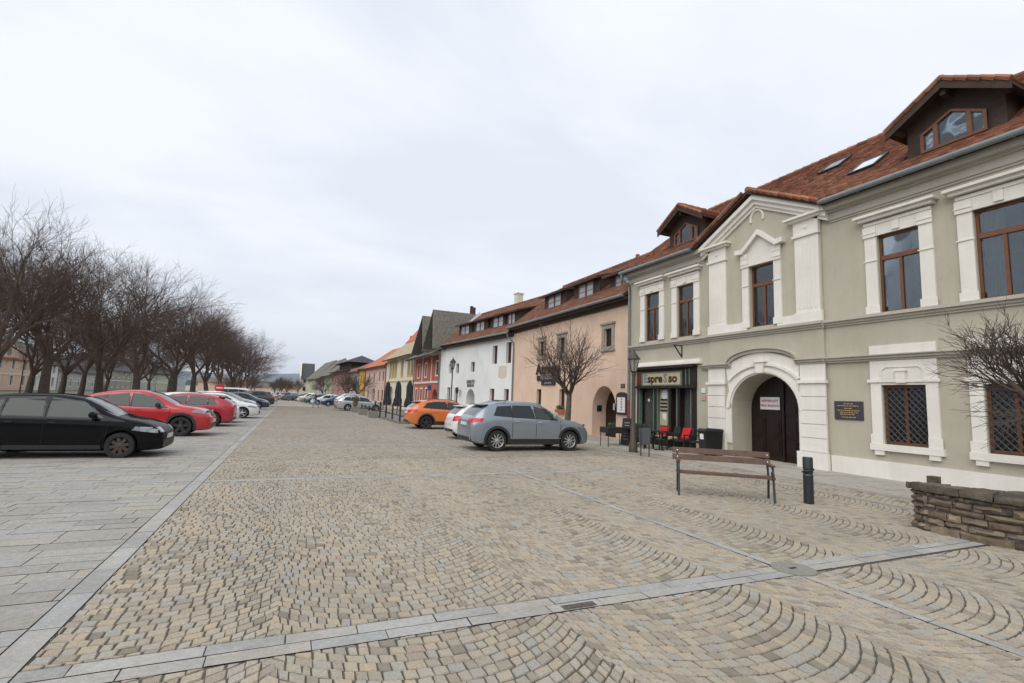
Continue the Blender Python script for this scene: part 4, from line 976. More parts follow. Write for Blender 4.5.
# ------------------------------------------------------------------ cars
M['tyre'] = mat('tyre_rubber', (.018, .018, .018), .85, .1, 20)
M['alloy'] = mat('alloy_wheel', (.45, .45, .46), .35, .1, 20, metal=.7)
M['darkalloy'] = mat('dark_wheel', (.05, .048, .045), .4, .1, 20, metal=.5)
M['steel'] = mat('rusty_steel_wheel', (.07, .05, .035), .6, .35, 20, metal=.3)
M['chrome'] = mat('chrome', (.6, .6, .62), .12, 0, metal=1)
M['lamp_clear'] = mat('headlamp_glass', (.22, .24, .26), .08, .7, 14, spec=.9, coat=.6)
M['lamp_red'] = mat('tail_lamp_red', (.45, .008, .010), .2, .25, 20, spec=.4, coat=.15)
M['plate'] = mat('number_plate_white', (.6, .6, .6), .5, .15, 60)
M['carglass'] = glassy('car_glass', (.010, .013, .014), .02, .5)
M['screenglass'] = glassy('windscreen_glass', (.02, .026, .028), .02, 1.0); M['screenglass'].node_tree.nodes['Principled BSDF'].inputs['IOR'].default_value = 1.8
M['carglass_light'] = glassy('clear_car_glass', (.03, .04, .034), .02, .4)
M['wellblack'] = mat('wheel_well', (.008, .008, .008), .95, 0)
M['cladding'] = mat('grey_plastic_cladding', (.022, .023, .025), .6, .15, 10)
def paint(name, col, metal=.0): 
    if name not in M: M[name] = mat(name, col, .28, .03, 2, metal=metal, spec=.0 if sum(col) < .02 else .4, coat=.45 if sum(col) < .02 else (.5 if sum(col) < .1 else .8), dirt=((.12, .11, .09), 1.5, .55, .95, .02 if sum(col) < .1 else .1))
    return name
def cat_interp(pts, x):
    """smooth (monotone) interpolation through (x, y) points"""
    if x <= pts[0][0]: return pts[0][1]
    if x >= pts[-1][0]: return pts[-1][1]
    for i in range(len(pts) - 1):
        if pts[i][0] <= x <= pts[i + 1][0]:
            x0, y0 = pts[i]; x1, y1 = pts[i + 1]; h = x1 - x0
            d = (y1 - y0) / h
            dm = (y0 - pts[i - 1][1]) / (x0 - pts[i - 1][0]) if i > 0 else d
            dp = (pts[i + 2][1] - y1) / (pts[i + 2][0] - x1) if i + 2 < len(pts) else d
            m0 = 0 if dm * d <= 0 else 2 * dm * d / (dm + d); m1 = 0 if dp * d <= 0 else 2 * dp * d / (dp + d)
            t = (x - x0) / h
            return (2*t**3 - 3*t*t + 1) * y0 + (t**3 - 2*t*t + t) * h * m0 + (-2*t**3 + 3*t*t) * y1 + (t**3 - t*t) * h * m1
def car(name, label, P, loc, rz, col, detail=2, group=None, cat='car'):
    """x forward, origin on the ground midway between the axles. P: shape table"""
    L, Wd, wb, fo, ro, wr = P['L'], P['W'] / 2, P['wb'], P['fo'], P['ro'], P['wr']
    xf, xr = wb / 2 + fo, -wb / 2 - ro
    top = [(xr + a, z) for a, z in P['top']]; belt = [(xr + a, z) for a, z in P['belt']]
    gc = P.get('gc', .2)
    def plan(x):
        tf = max(0, (x - (xf - .75)) / .75); tr = max(0, ((xr + .6) - x) / .6)
        return 1 - .20 * tf ** 2.4 - .13 * tr ** 2.4
    def bot(x):
        tf = max(0, (x - (xf - .6)) / .6); tr = max(0, ((xr + .6) - x) / .6); return gc + .04 * tf ** 2 + .10 * tr ** 2
    tumble = P.get('tumble', .36)
    def sec(x):
        zb = bot(x); zt = cat_interp(top, x); zs = min(cat_interp(belt, x), zt - .015); ws = Wd * plan(x)
        h = zt - zs; k = min(1, h / .3); wt = ws * .95 - h * tumble
        zm = zb + .32 * (zs - zb)
        return [(0, zb), (ws * .8, zb), (ws * .955, zb + .05), (ws * .985, zb + .16), (ws, zm), (ws * .992, zb + .62 * (zs - zb)), (ws * 1.0, zs - .13), (ws * .99, zs - .05), (ws * .965, zs),
                (wt + (ws * .965 - wt) * .45, zs + h * .45), (wt + .0, zt - .11 * k - .004), (wt - .05, zt - .045 * k - .002), (wt * .82, zt - .012 * k), (wt * .5, zt + .012), (0, zt + .022)]
    def side_y(x, z):
        s = sec(x)
        for i in range(2, len(s) - 2):
            if s[i][1] <= z <= s[i + 1][1] and s[i + 1][1] > s[i][1]:
                t = (z - s[i][1]) / (s[i + 1][1] - s[i][1]); return s[i][0] + t * (s[i + 1][0] - s[i][0])
        return s[-4][0] if z > s[-4][1] else s[2][0]
    def top_z(x, y):
        s = sec(x)[8:]; y = abs(y)
        for i in range(len(s) - 1):
            if s[i + 1][0] <= y <= s[i][0]:
                t = (s[i][0] - y) / max(1e-6, s[i][0] - s[i + 1][0]); return s[i][1] + t * (s[i + 1][1] - s[i][1])
        return s[0][1]
    root = empty(name, loc, label, cat, group, rz=rz, sub=False)
    # body shell
    xs = [xr, xr + .012, xr + .04, xr + .09] + [xr + .09 + (xf - xr - .18) * i / 44 for i in range(1, 44)] + [xf - .09, xf - .04, xf - .012, xf]
    for a, _ in top: 
        if all(abs(a - q) > .02 for q in xs): xs.append(a)
    xs.sort(); b = MB(); n = 15
    for x in xs:
        e = min(x - xr, xf - x); s = sec(x); sc = 1.0
        if e < .09: sc = 1 - .10 * (1 - e / .09) ** 2.5
        zc = (s[0][1] + s[8][1]) / 2
        row = [(y * (sc if sc < 1 else 1), zc + (z - zc) * (sc if sc < 1 else 1)) for y, z in s]
        b.v += [(x, -y, z) for y, z in row] + [(x, y, z) for y, z in row[::-1][1:-1]]
    m = 2 * n - 2
    for i in range(len(xs) - 1):
        for k in range(m): b.f.append((i * m + k, i * m + (k + 1) % m, (i + 1) * m + (k + 1) % m, (i + 1) * m + k)); b.m.append(0)
    b.f.append(tuple(range(m))[::-1]); b.m.append(0); b.f.append(tuple((len(xs) - 1) * m + k for k in range(m))); b.m.append(0)
    body = b.build('body', [col, 'wellblack'], root, smooth=38, recalc=True)
    # wheel wells
    c = MB()
    for wx in (-wb / 2, wb / 2):
        for sy in (-1, 1): c.lathe([(wr + .055, 0), (wr + .055, .33)], (wx, sy * (Wd + .05), wr + .01), (0, -sy, 0), 28, 0)
    cut = c.build('cutter', ['wellblack'], None, recalc=True); cut.parent = root
    bm_ = body.modifiers.new('b', 'BOOLEAN'); bm_.operation = 'DIFFERENCE'; bm_.object = cut; bm_.solver = 'EXACT'
    try: bm_.material_mode = 'TRANSFER'
    except Exception: pass
    bpy.context.view_layer.update()
    me = bpy.data.meshes.new_from_object(body.evaluated_get(bpy.context.evaluated_depsgraph_get()))
    body.modifiers.clear(); body.data = me; me.name = 'body'; bpy.data.objects.remove(cut)
    # helper: patches lying on the skin
    def side_patch(nm, pts4, mt, off=.004, parent=root, nx=10, nz=3, sides=(-1, 1), th=0.0):
        os_ = []
        for sy in sides:
            q = MB(); (a, b_, c_, d) = pts4; vs = []
            for i in range(nx + 1):
                for j in range(nz + 1):
                    u, v = i / nx, j / nz
                    x = (a[0] * (1 - u) + b_[0] * u) * (1 - v) + (d[0] * (1 - u) + c_[0] * u) * v
                    z = (a[1] * (1 - u) + b_[1] * u) * (1 - v) + (d[1] * (1 - u) + c_[1] * u) * v
                    vs.append((x, sy * (side_y(x, z) + off), z))
            q.add(vs, [(i * (nz + 1) + j, (i + 1) * (nz + 1) + j, (i + 1) * (nz + 1) + j + 1, i * (nz + 1) + j + 1) for i in range(nx) for j in range(nz)])
            # rim so that the patch has an edge
            ed = [i * (nz + 1) for i in range(nx + 1)] + [nx * (nz + 1) + j for j in range(1, nz + 1)] + [i * (nz + 1) + nz for i in range(nx - 1, -1, -1)] + [j for j in range(nz - 1, 0, -1)]
            q.add([vs[e] for e in ed] + [(vs[e][0], vs[e][1] - sy * .02, vs[e][2]) for e in ed], [(k, (k + 1) % len(ed), len(ed) + (k + 1) % len(ed), len(ed) + k) for k in range(len(ed))])
            os_.append(q.build(nm, mt, parent, smooth=50))
        return os_
    def end_patch(nm, y0, y1, z0, z1, end, mt, off=.006, parent=root, ny=8, nz=3, shape=None):
        """grid on the nose (end=1) or tail (end=-1)"""
        q = MB(); vs = []
        for i in range(ny + 1):
            for j in range(nz + 1):
                y = y0 + (y1 - y0) * i / ny; z = z0 + (z1 - z0) * j / nz
                if shape: y, z = shape(i / ny, j / nz)
                lo_, hi_ = 0.0, (xf if end > 0 else -xr)
                for _ in range(16):
                    md = (lo_ + hi_) / 2; x = md * end; s = sec(x); e_ = min(x - xr, xf - x); ok = s[0][1] - .01 <= z <= top_z(x, y) + .004 and abs(y) <= max(side_y(x, z), .1) if z > s[0][1] else False
                    if e_ < .09:
                        sc = 1 - .10 * (1 - e_ / .09) ** 2.5; zc = (s[0][1] + s[8][1]) / 2
                        if abs(y) / sc > side_y(x, zc + (z - zc) / sc): ok = False
                    if ok: lo_ = md
                    else: hi_ = md
                vs.append((end * (lo_ + off), y, z))
        q.add(vs, [(i * (nz + 1) + j, (i + 1) * (nz + 1) + j, (i + 1) * (nz + 1) + j + 1, i * (nz + 1) + j + 1) for i in range(ny) for j in range(nz)])
        ed = [i * (nz + 1) for i in range(ny + 1)] + [ny * (nz + 1) + j for j in range(1, nz + 1)] + [i * (nz + 1) + nz for i in range(ny - 1, -1, -1)] + [j for j in range(nz - 1, 0, -1)]
        q.add([vs[e] for e in ed] + [(vs[e][0] - end * .04, vs[e][1], vs[e][2]) for e in ed], [(k, (k + 1) % len(ed), len(ed) + (k + 1) % len(ed), len(ed) + k) for k in range(len(ed))])
        return q.build(nm, mt, parent, smooth=50)
    # side windows
    for w in P['wins']:
        pts = [(xr + a, z) for a, z in w[:4]]
        g_ = [(pts[0][0] - .03, pts[0][1] - .022), (pts[1][0] + .035, pts[1][1] - .022), (pts[2][0] + .03, pts[2][1] + .022), (pts[3][0] - .03, pts[3][1] + .022)]
        side_patch('window_seal', g_, 'black', .0015)
        side_patch('side_window', pts, w[4] if len(w) > 4 else 'carglass', .004)
    if detail > 1:
        for w in P['wins']:
            pass
        # black rubber / chrome line under the glass
        x0 = xr + P['wins'][0][0][0]; x1 = xr + P['wins'][-1][1][0]
    # windscreen and rear window
    def top_patch(nm, xa, xb, fa, fb, mt, ny=8, nx=10, off=.006):
        q = MB(); vs = []
        for i in range(nx + 1):
            x = xa + (xb - xa) * i / nx; f_ = fa + (fb - fa) * i / nx; s = sec(x); wt = s[10][0]; wmax = wt if s[10][1] - s[8][1] > .1 else s[8][0] * .9
            for j in range(ny + 1):
                y = wmax * f_ * (2 * j / ny - 1); vs.append((x, y, top_z(x, y) + off))
        q.add(vs, [(i * (ny + 1) + j, (i + 1) * (ny + 1) + j, (i + 1) * (ny + 1) + j + 1, i * (ny + 1) + j + 1) for i in range(nx) for j in range(ny)])
        return q.build(nm, mt, root, smooth=50)
    a, c_ = P['screen']; top_patch('windscreen', xr + a, xr + c_, .96, .93, 'screenglass')
    a, c_ = P['rear']; top_patch('rear_window', xr + a, xr + c_, .80, .93, 'screenglass')
    # lights, plates, grille
    zh = P['hl']
    side_patch('headlight', [(xf - .62, zh[0] + .07), (xf - .10, zh[0]), (xf - .13, zh[1] - .02), (xf - .55, zh[1])], 'lamp_clear', .006, nx=8)
    for sy in (-1, 1): end_patch('headlight', 0, 0, 0, 0, 1, 'lamp_clear', shape=lambda u, v, sy=sy: (sy * (.45 + u * (Wd * .79 - .45)), zh[0] + .02 + v * (zh[1] - zh[0] - .04)))
    zt_ = P['tl']
    side_patch('taillight', [(xr + .07, zt_[0] + .02), (xr + .36, zt_[0] + .06), (xr + .42, zt_[1]), (xr + .10, zt_[1])], 'lamp_red', .006, nx=7)
    for sy in (-1, 1): end_patch('taillight', 0, 0, 0, 0, -1, 'lamp_red', shape=lambda u, v, sy=sy: (sy * (P.get('tlw', .5) + u * (Wd * .86 - P.get('tlw', .5))), zt_[0] + .01 + v * (zt_[1] - zt_[0] - .03)))
    end_patch('grille', -.42, .42, zh[0] - .06, zh[1] - .03, 1, 'black', .012)
    end_patch('lower_intake', -.6, .6, gc + .10, gc + .26, 1, 'black', .010)
    end_patch('number_plate', -.26, .26, gc + .28, gc + .39, 1, 'plate', .03, ny=2, nz=1)
    end_patch('number_plate', -.26, .26, P.get('rp', .62), P.get('rp', .62) + .11, -1, 'plate', .03, ny=2, nz=1)
    end_patch('rear_bumper_trim', -Wd * .8, Wd * .8, gc + .08, gc + .24, -1, 'cladding', .008)
    side_patch('sill', [(-wb / 2 + wr + .05, gc + .055), (wb / 2 - wr - .05, gc + .055), (wb / 2 - wr - .05, gc + .055 + P.get('sill', .1)), (-wb / 2 + wr + .05, gc + .055 + P.get('sill', .1))], 'cladding', .010)
    if P.get('clad'):
        for wx in (-wb / 2, wb / 2):
            for sy in (-1, 1):
                q = MB(); vs = []; K = 20
                for k in range(K + 1):
                    t = math.pi * (-.08 + 1.16 * k / K)
                    for r_ in (wr + .045, wr + .13):
                        x = wx + r_ * math.cos(t); z = wr + .01 + r_ * math.sin(t); z = max(z, gc + .04)
                        vs.append((x, sy * (side_y(x, z) + .014), z))
                q.add(vs, [(2 * k, 2 * k + 1, 2 * k + 3, 2 * k + 2) for k in range(K)])
                q.add([v for v in vs] + [(v[0], v[1] - sy * .06, v[2]) for v in vs], [(2 * k + 1, 2 * k + 3, len(vs) + 2 * k + 3, len(vs) + 2 * k + 1) for k in range(K)] + [(2 * k, 2 * k + 2, len(vs) + 2 * k + 2, len(vs) + 2 * k) for k in range(K)])
                q.build('wheel_arch', 'cladding', root, smooth=40)
    # seams and handles
    q = MB()
    for (a, z0, z1, dx) in P['seams']:
        for sy in (-1, 1):
            pts = [(xr + a + dx * t / 8, sy * (side_y(xr + a + dx * t / 8, z0 + (z1 - z0) * t / 8) + .0005), z0 + (z1 - z0) * t / 8) for t in range(9)]; q.tube(pts, .008, 4)
    q.build('door_seam', 'wellblack', root)
    for a, z in P['handles']:
        for sy in (-1, 1):
            x = xr + a; y = side_y(x, z); q = MB(); q.tube([(x - .08, sy * (y - .005), z), (x - .06, sy * (y + .03), z + .005), (x + .06, sy * (y + .03), z + .008), (x + .08, sy * (y - .005), z + .01)], .013, 6); q.build('door_handle', P.get('handle_m', col), root)
    xm, zm = xr + P['mirror'][0], P['mirror'][1]
    for sy in (-1, 1):
        y = side_y(xm, zm - .02); q = MB()
        q.tube([(xm, sy * (y - .02), zm - .02), (xm - .02, sy * (y + .07), zm)], .025, 6)
        q.lathe([(.0001, -.10), (.05, -.095), (.075, -.05), (.08, .02), (.07, .07), (.0001, .09)], (xm - .02, sy * (y + .14), zm + .03), (0, sy, 0.0), 12)
        mb_ = q.build('mirror', P.get('mirror_m', col), root, smooth=60)
    if P.get('rails'):
        for sy in (-1, 1):
            xa, xb = xr + P['rails'][0], xr + P['rails'][1]; y = sec((xa + xb) / 2)[11][0]; q = MB()
            pts = [(xa + (xb - xa) * t / 8, sy * y, top_z(xa + (xb - xa) * t / 8, y) + (.06 if 0 < t < 8 else .0)) for t in range(9)]; q.tube(pts, .018, 6); q.build('roof_rail', 'chrome' if P.get('rail_m', 1) == 1 else P['rail_m'], root)
    if P.get('bars'):
        for a in P['bars']:
            x = xr + a; y = sec(x)[11][0]; q = MB(); q.tube([(x, -y - .05, top_z(x, y) + .09), (x, y + .05, top_z(x, y) + .09)], .02, 6); q.build('roof_bar', 'black', root)
    if P.get('spoiler'):
        x = xr + P['spoiler']; s = sec(x + .1); q = MB(); w_ = s[10][0] * .92; z = cat_interp(top, x + .1) - .005
        q.hexa([(x - .12, -w_, z - .02), (x + .12, -w_, z - .0), (x + .12, w_, z - .0), (x - .12, w_, z - .02), (x - .12, -w_, z + .01), (x + .12, -w_, z + .03), (x + .12, w_, z + .03), (x - .12, w_, z + .01)]); q.build('spoiler', P.get('sp_m', col), root)
    if P.get('strip'):
        side_patch('chrome_strip', [(xr + P['strip'][0], P['strip'][2]), (xr + P['strip'][1], P['strip'][2]), (xr + P['strip'][1], P['strip'][2] + .025), (xr + P['strip'][0], P['strip'][2] + .025)], 'chrome', .016, nx=12, nz=1)
    # wheels
    for wx in (-wb / 2, wb / 2):
        for sy in (-1, 1):
            cx_ = (wx, sy * (Wd - .02), wr); tw = .21; q = MB(); rr_ = wr * .66
            q.lathe([(rr_, -.01), (rr_ + .01, .0), (wr * .93, .0), (wr * .99, -.025), (wr, -.05), (wr, -tw + .04), (wr * .98, -tw), (rr_, -tw)], cx_, (0, sy, 0), 32, 0, False)
            wl = q.build('wheel', 'tyre', root, smooth=35)
            q = MB(); q.lathe([(rr_, .0), (rr_ * .96, -.008), (rr_ * .93, -.05), (rr_ * .9, -.09)], cx_, (0, sy, 0), 32, 0, False)
            q.lathe([(.0001, -.075), (rr_ * .9, -.08)], cx_, (0, sy, 0), 24, 1, False)
            q.lathe([(.0001, -.012), (.05, -.015), (.07, -.03), (.07, -.07)], cx_, (0, sy, 0), 16, 0, False)
            ns = P.get('spokes', 5); C = Vector(cx_)
            for k in range(ns):
                t = 2 * math.pi * (k + .25) / ns; dr_ = Vector((math.cos(t), 0, math.sin(t))); tn = Vector((-math.sin(t), 0, math.cos(t))); ax = Vector((0, sy, 0)); w0, w1 = P.get('spw', (.035, .03))
                p = [C + dr_ * .05 - tn * w0 - ax * .02, C + dr_ * (rr_ * .96) - tn * w1 - ax * .025, C + dr_ * (rr_ * .96) + tn * w1 - ax * .025, C + dr_ * .05 + tn * w0 - ax * .02]
                q.hexa([v - ax * .03 for v in p] + p, 0)
            q.build('rim', [P.get('rim_m', 'alloy'), 'wellblack'], wl, smooth=35)
    return root
HATCH = dict(L=3.97, W=1.69, wb=2.47, fo=.83, ro=.67, wr=.305, gc=.17,
    top=[(0, .80), (.05, .95), (.38, 1.28), (.62, 1.40), (1.1, 1.455), (1.7, 1.465), (2.25, 1.40), (2.55, 1.27), (3.0, 1.00), (3.1, .965), (3.5, .88), (3.8, .76), (3.93, .64), (3.97, .58)],
    belt=[(0, .72), (.4, .93), (1.0, .945), (2.2, .925), (3.05, .885), (3.6, .77), (3.85, .66), (3.97, .52)],
    wins=[((.55, .99), (.86, .985), (.9, 1.32), (.72, 1.29)), ((.92, .985), (1.66, .97), (1.6, 1.39), (.98, 1.35)), ((1.74, .965), (2.78, .945), (2.36, 1.30), (1.72, 1.39), 'carglass_light')],
    screen=(2.28, 3.02), rear=(.1, .5), hl=(.60, .76), tl=(.74, .98), seams=[(.93, .3, 1.36, .0), (1.7, .24, 1.4, 0), (2.82, .26, .92, .08)], handles=[(1.1, .83), (1.86, .82)], mirror=(2.62, .99), spoiler=.5, spokes=5)
SUV = dict(L=4.54, W=1.78, wb=2.77, fo=.87, ro=.90, wr=.35, gc=.21,
    top=[(0, .98), (.06, 1.08), (.42, 1.42), (.7, 1.56), (1.2, 1.635), (1.9, 1.655), (2.5, 1.60), (2.85, 1.47), (3.45, 1.12), (3.6, 1.085), (4.0, 1.02), (4.3, .92), (4.48, .78), (4.54, .66)],
    belt=[(0, .88), (.3, 1.02), (.8, 1.10), (1.6, 1.075), (2.6, 1.03), (3.5, .985), (4.0, .93), (4.35, .78), (4.54, .6)],
    wins=[((.78, 1.19), (1.40, 1.145), (1.42, 1.50), (.95, 1.46)), ((1.47, 1.14), (2.28, 1.11), (2.20, 1.535), (1.49, 1.53)), ((2.36, 1.105), (3.2, 1.075), (2.78, 1.42), (2.30, 1.53), 'carglass_light')],
    screen=(2.62, 3.48), rear=(.12, .58), hl=(.78, .95), tl=(.92, 1.08), tlw=.42, seams=[(1.44, .34, 1.54, 0), (2.33, .30, 1.55, 0), (3.28, .34, 1.06, .02)], handles=[(1.6, .99), (2.5, .97)], mirror=(3.05, 1.15), clad=True, rails=(.85, 2.75), sill=.15, strip=(1.35, 3.3, .43), spoiler=.5, spokes=10, spw=(.018, .022), rp=.82, handle_m='chrome')
COUPE = dict(L=4.57, W=1.82, wb=2.72, fo=.90, ro=.95, wr=.345, gc=.20,
    top=[(0, .98), (.10, 1.08), (.5, 1.22), (1.2, 1.44), (1.8, 1.54), (2.3, 1.56), (2.75, 1.47), (3.35, 1.16), (3.5, 1.09), (4.0, 1.01), (4.3, .92), (4.48, .80), (4.57, .68)],
    belt=[(0, .9), (.4, 1.02), (1.0, 1.03), (2.0, .99), (3.3, .96), (3.9, .9), (4.3, .78), (4.57, .62)],
    wins=[((.85, 1.09), (1.42, 1.06), (1.46, 1.37), (1.12, 1.30)), ((1.46, 1.055), (2.12, 1.03), (2.06, 1.46), (1.50, 1.38)), ((2.2, 1.025), (3.22, 1.0), (2.74, 1.37), (2.16, 1.46), 'carglass_light')],
    screen=(2.62, 3.42), rear=(.18, .95), hl=(.78, .93), tl=(.84, .96), seams=[(1.42, .3, 1.36, 0), (2.16, .28, 1.46, 0), (3.28, .3, .98, .04)], handles=[(1.6, .93), (2.38, .91)], mirror=(2.98, 1.06), clad=True, sill=.16, spokes=5, spw=(.045, .06), rim_m='darkalloy', mirror_m='black')
LEON = dict(HATCH, L=4.37, W=1.8, wb=2.68, fo=.86, ro=.83, wr=.32,
    top=[(0, .84), (.05, .98), (.42, 1.25), (.75, 1.36), (1.3, 1.43), (1.9, 1.455), (2.5, 1.38), (2.8, 1.26), (3.35, 1.0), (3.45, .96), (3.9, .87), (4.2, .76), (4.37, .6)],
    belt=[(0, .76), (.4, .95), (1.0, .95), (2.4, .92), (3.4, .88), (4.0, .78), (4.2, .68), (4.37, .52)],
    wins=[((.72, 1.02), (1.02, .99), (1.05, 1.29), (.86, 1.24)), ((1.08, .985), (1.86, .965), (1.8, 1.36), (1.12, 1.31)), ((1.94, .96), (3.1, .94), (2.62, 1.28), (1.9, 1.36))],
    screen=(2.52, 3.36), rear=(.1, .55), seams=[(1.05, .3, 1.3, 0), (1.9, .24, 1.38, 0), (3.12, .26, .92, .05)], handles=[(1.25, .86), (2.1, .84)], mirror=(2.9, .99), hl=(.62, .77), tl=(.78, .93), spoiler=.55)
XV = dict(SUV, L=4.45, wb=2.635, fo=.90, ro=.915, wr=.345,
    top=[(0, .92), (.05, 1.02), (.5, 1.38), (.8, 1.50), (1.3, 1.56), (1.9, 1.575), (2.5, 1.51), (2.85, 1.37), (3.4, 1.07), (3.55, 1.03), (4.0, .96), (4.25, .86), (4.45, .64)],
    belt=[(0, .84), (.4, 1.02), (1.0, 1.04), (2.2, 1.0), (3.4, .95), (4.0, .88), (4.3, .74), (4.45, .58)],
    wins=[((.72, 1.13), (1.12, 1.10), (1.2, 1.40), (.95, 1.36)), ((1.17, 1.10), (2.05, 1.06), (1.98, 1.46), (1.24, 1.42)), ((2.12, 1.055), (3.12, 1.02), (2.66, 1.36), (2.06, 1.46), 'carglass_light')],
    screen=(2.55, 3.44), rear=(.12, .62), hl=(.74, .9), tl=(.86, 1.02), seams=[(1.14, .34, 1.42, 0), (2.08, .3, 1.48, 0), (3.15, .32, 1.0, .03)], handles=[(1.3, .93), (2.25, .91)], mirror=(2.92, 1.09), rails=(.95, 2.7), rail_m='black', strip=None, spokes=5, spw=(.05, .05), rim_m='darkalloy', handle_m='orange_car', rp=.8, sill=.16)
ESTATE = dict(LEON, L=4.6, W=1.8, wb=2.7, fo=.88, ro=1.02, wr=.32,
    top=[(0, .86), (.06, 1.0), (.4, 1.28), (.7, 1.40), (1.4, 1.47), (2.1, 1.475), (2.7, 1.40), (3.0, 1.27), (3.55, 1.0), (3.65, .96), (4.1, .88), (4.4, .76), (4.6, .6)],
    belt=[(0, .8), (.4, .97), (1.0, .97), (2.4, .94), (3.6, .89), (4.1, .8), (4.4, .68), (4.6, .52)],
    wins=[((.62, 1.03), (1.25, 1.0), (1.28, 1.36), (.8, 1.32)), ((1.32, 1.0), (2.1, .98), (2.05, 1.38), (1.34, 1.37)), ((2.18, .975), (3.3, .95), (2.85, 1.27), (2.13, 1.38))],
    screen=(2.75, 3.57), rear=(.1, .5), seams=[(1.28, .3, 1.36, 0), (2.14, .26, 1.4, 0), (3.35, .3, .92, .04)], handles=[(1.45, .86), (2.3, .84)], mirror=(3.12, 1.0), rails=(.8, 2.8), spoiler=None)
VAN = dict(HATCH, L=4.6, W=1.8, wb=2.75, fo=.85, ro=1.0, wr=.32, gc=.2, tumble=.14,
    top=[(0, 1.0), (.02, 1.5), (.10, 1.78), (.3, 1.84), (1.5, 1.86), (2.7, 1.84), (3.1, 1.72), (3.75, 1.18), (3.85, 1.12), (4.2, 1.02), (4.45, .85), (4.6, .66)],
    belt=[(0, .95), (.4, 1.08), (1.5, 1.08), (3.2, 1.04), (3.8, 1.0), (4.3, .82), (4.6, .58)],
    wins=[((.3, 1.2), (1.1, 1.2), (1.1, 1.66), (.34, 1.66)), ((1.2, 1.2), (2.15, 1.18), (2.12, 1.68), (1.2, 1.68)), ((2.25, 1.18), (3.4, 1.12), (2.98, 1.58), (2.2, 1.68))],
    screen=(3.05, 3.78), rear=(.015, .09), hl=(.72, .92), tl=(.95, 1.3), seams=[(1.15, .3, 1.68, 0), (2.2, .3, 1.7, 0), (3.45, .35, 1.1, 0)], handles=[(1.3, 1.0), (2.4, .98)], mirror=(3.3, 1.18), spoiler=None)
paint('black_car', (.0025, .003, .004)); paint('red_car', (.42, .018, .022)); paint('crimson_car', (.34, .016, .03)); paint('silver_car', (.225, .26, .295), .4); paint('white_car', (.66, .66, .64)); paint('orange_car', (.60, .16, .035)); paint('lightsilver_car', (.42, .44, .46), .5)
paint('navy_car', (.018, .03, .07)); paint('dark_car', (.03, .033, .038)); paint('teal_car', (.04, .10, .13)); paint('beige_car', (.33, .27, .22), .3); paint('blue_car', (.02, .045, .14))
GL, GR = 'cars parked nose to kerb along the park', 'cars parked along the house row'
BH = dict(HATCH, rim_m='steel', spokes=8, spw=(.03, .04)); BH['wins'] = [w[:4] + ('carglass_light',) for w in HATCH['wins']]
car('parked_car', 'black hatchback with steel wheels parked nearest on the left', BH, (-4.88, 15.5, .0), 0, 'black_car', group=GL)
car('parked_car', 'bright red coupe crossover with black wheel arches behind the black hatchback', COUPE, (-4.85, 21.7, .016), 0, 'red_car', group=GL)
car('parked_car', 'crimson hatchback parked tail out beside the red crossover', dict(LEON, spokes=5, rim_m='darkalloy'), (-4.55, 27.05, .016), math.pi, 'crimson_car', group=GL)
car('parked_car', 'white hatchback with its nose just past the crimson tail', HATCH, (-4.45, 29.9, .016), 0, 'white_car', group=GL)
car('parked_car', 'white saloon style hatchback second past the crimson car', dict(LEON, rim_m='alloy'), (-3.95, 34.7, .016), 0, 'white_car', group=GL)
car('parked_car', 'dark grey estate behind the two white cars', ESTATE, (-4.4, 40.5, .016), 0, 'dark_car', group=GL)
car('parked_car', 'pale silver hatchback half hidden behind the dark grey estate', LEON, (-4.6, 44.3, .016), 0, 'lightsilver_car', group=GL)
car('parked_car', 'navy blue hatchback before the black van', LEON, (-4.0, 50.5, .016), 0, 'navy_car', group=GL)
car('parked_car', 'black people carrier parked tail out past the navy car', dict(SUV, rails=None, clad=False, strip=None), (-3.9, 58.0, .016), math.pi, 'dark_car', group=GL)
car('parked_van', 'white van with its roof rising above the parked cars', VAN, (-5.2, 63.5, .016), 0, 'white_car', group=GL, cat='van')
car('parked_car', 'small silver car last in the row by the park', HATCH, (-3.6, 76, .016), math.pi, 'lightsilver_car', group=GL)
car('parked_car', 'silver grey crossover with roof bars parked in front of the peach house', dict(SUV, bars=(1.25, 2.55)), (7.75, 16.33, .016), 0, 'silver_car', group=GR)
car('parked_car', 'white hatchback tucked behind the silver crossover', dict(HATCH, spoiler=.45), (8.1, 20.5, .016), 0, 'white_car', group=GR)
car('parked_car', 'orange crossover with black wheel arches beside the cafe terrace', XV, (7.95, 26.9, .016), 0, 'orange_car', group=GR)
car('parked_car', 'silver estate beyond the wooden terrace', ESTATE, (6.5, 52.4, .016), 0, 'lightsilver_car', group=GR)
car('parked_car', 'silver estate with roof rails second beyond the terrace', dict(SUV, strip=None, clad=False), (6.6, 57.5, .016), 0, 'lightsilver_car', group=GR)
car('parked_car', 'royal blue hatchback parked past the silver estates', LEON, (5.6, 67, .016), math.pi, 'blue_car', group=GR)
car('parked_car', 'white hatchback beside the royal blue car', LEON, (4.6, 72.5, .016), math.pi, 'white_car', group=GR)
car('parked_car', 'dark green grey car in the far row', HATCH, (3.9, 78.5, .016), math.pi, 'teal_car', group=GR)
car('parked_car', 'beige car in the far row', LEON, (3.5, 84.5, .016), math.pi, 'beige_car', group=GR)
car('parked_car', 'white car in the far row before the dark teal ones', HATCH, (2.9, 90, .016), math.pi, 'white_car', group=GR)
car('parked_car', 'dark saloon at the far end beside the teal car', ESTATE, (2.3, 97, .016), math.pi * .9, 'dark_car', group=GR)
car('parked_car', 'dark teal estate standing at the far end of the square', ESTATE, (-.1, 99, .016), math.pi * .6, 'teal_car', group=GR)
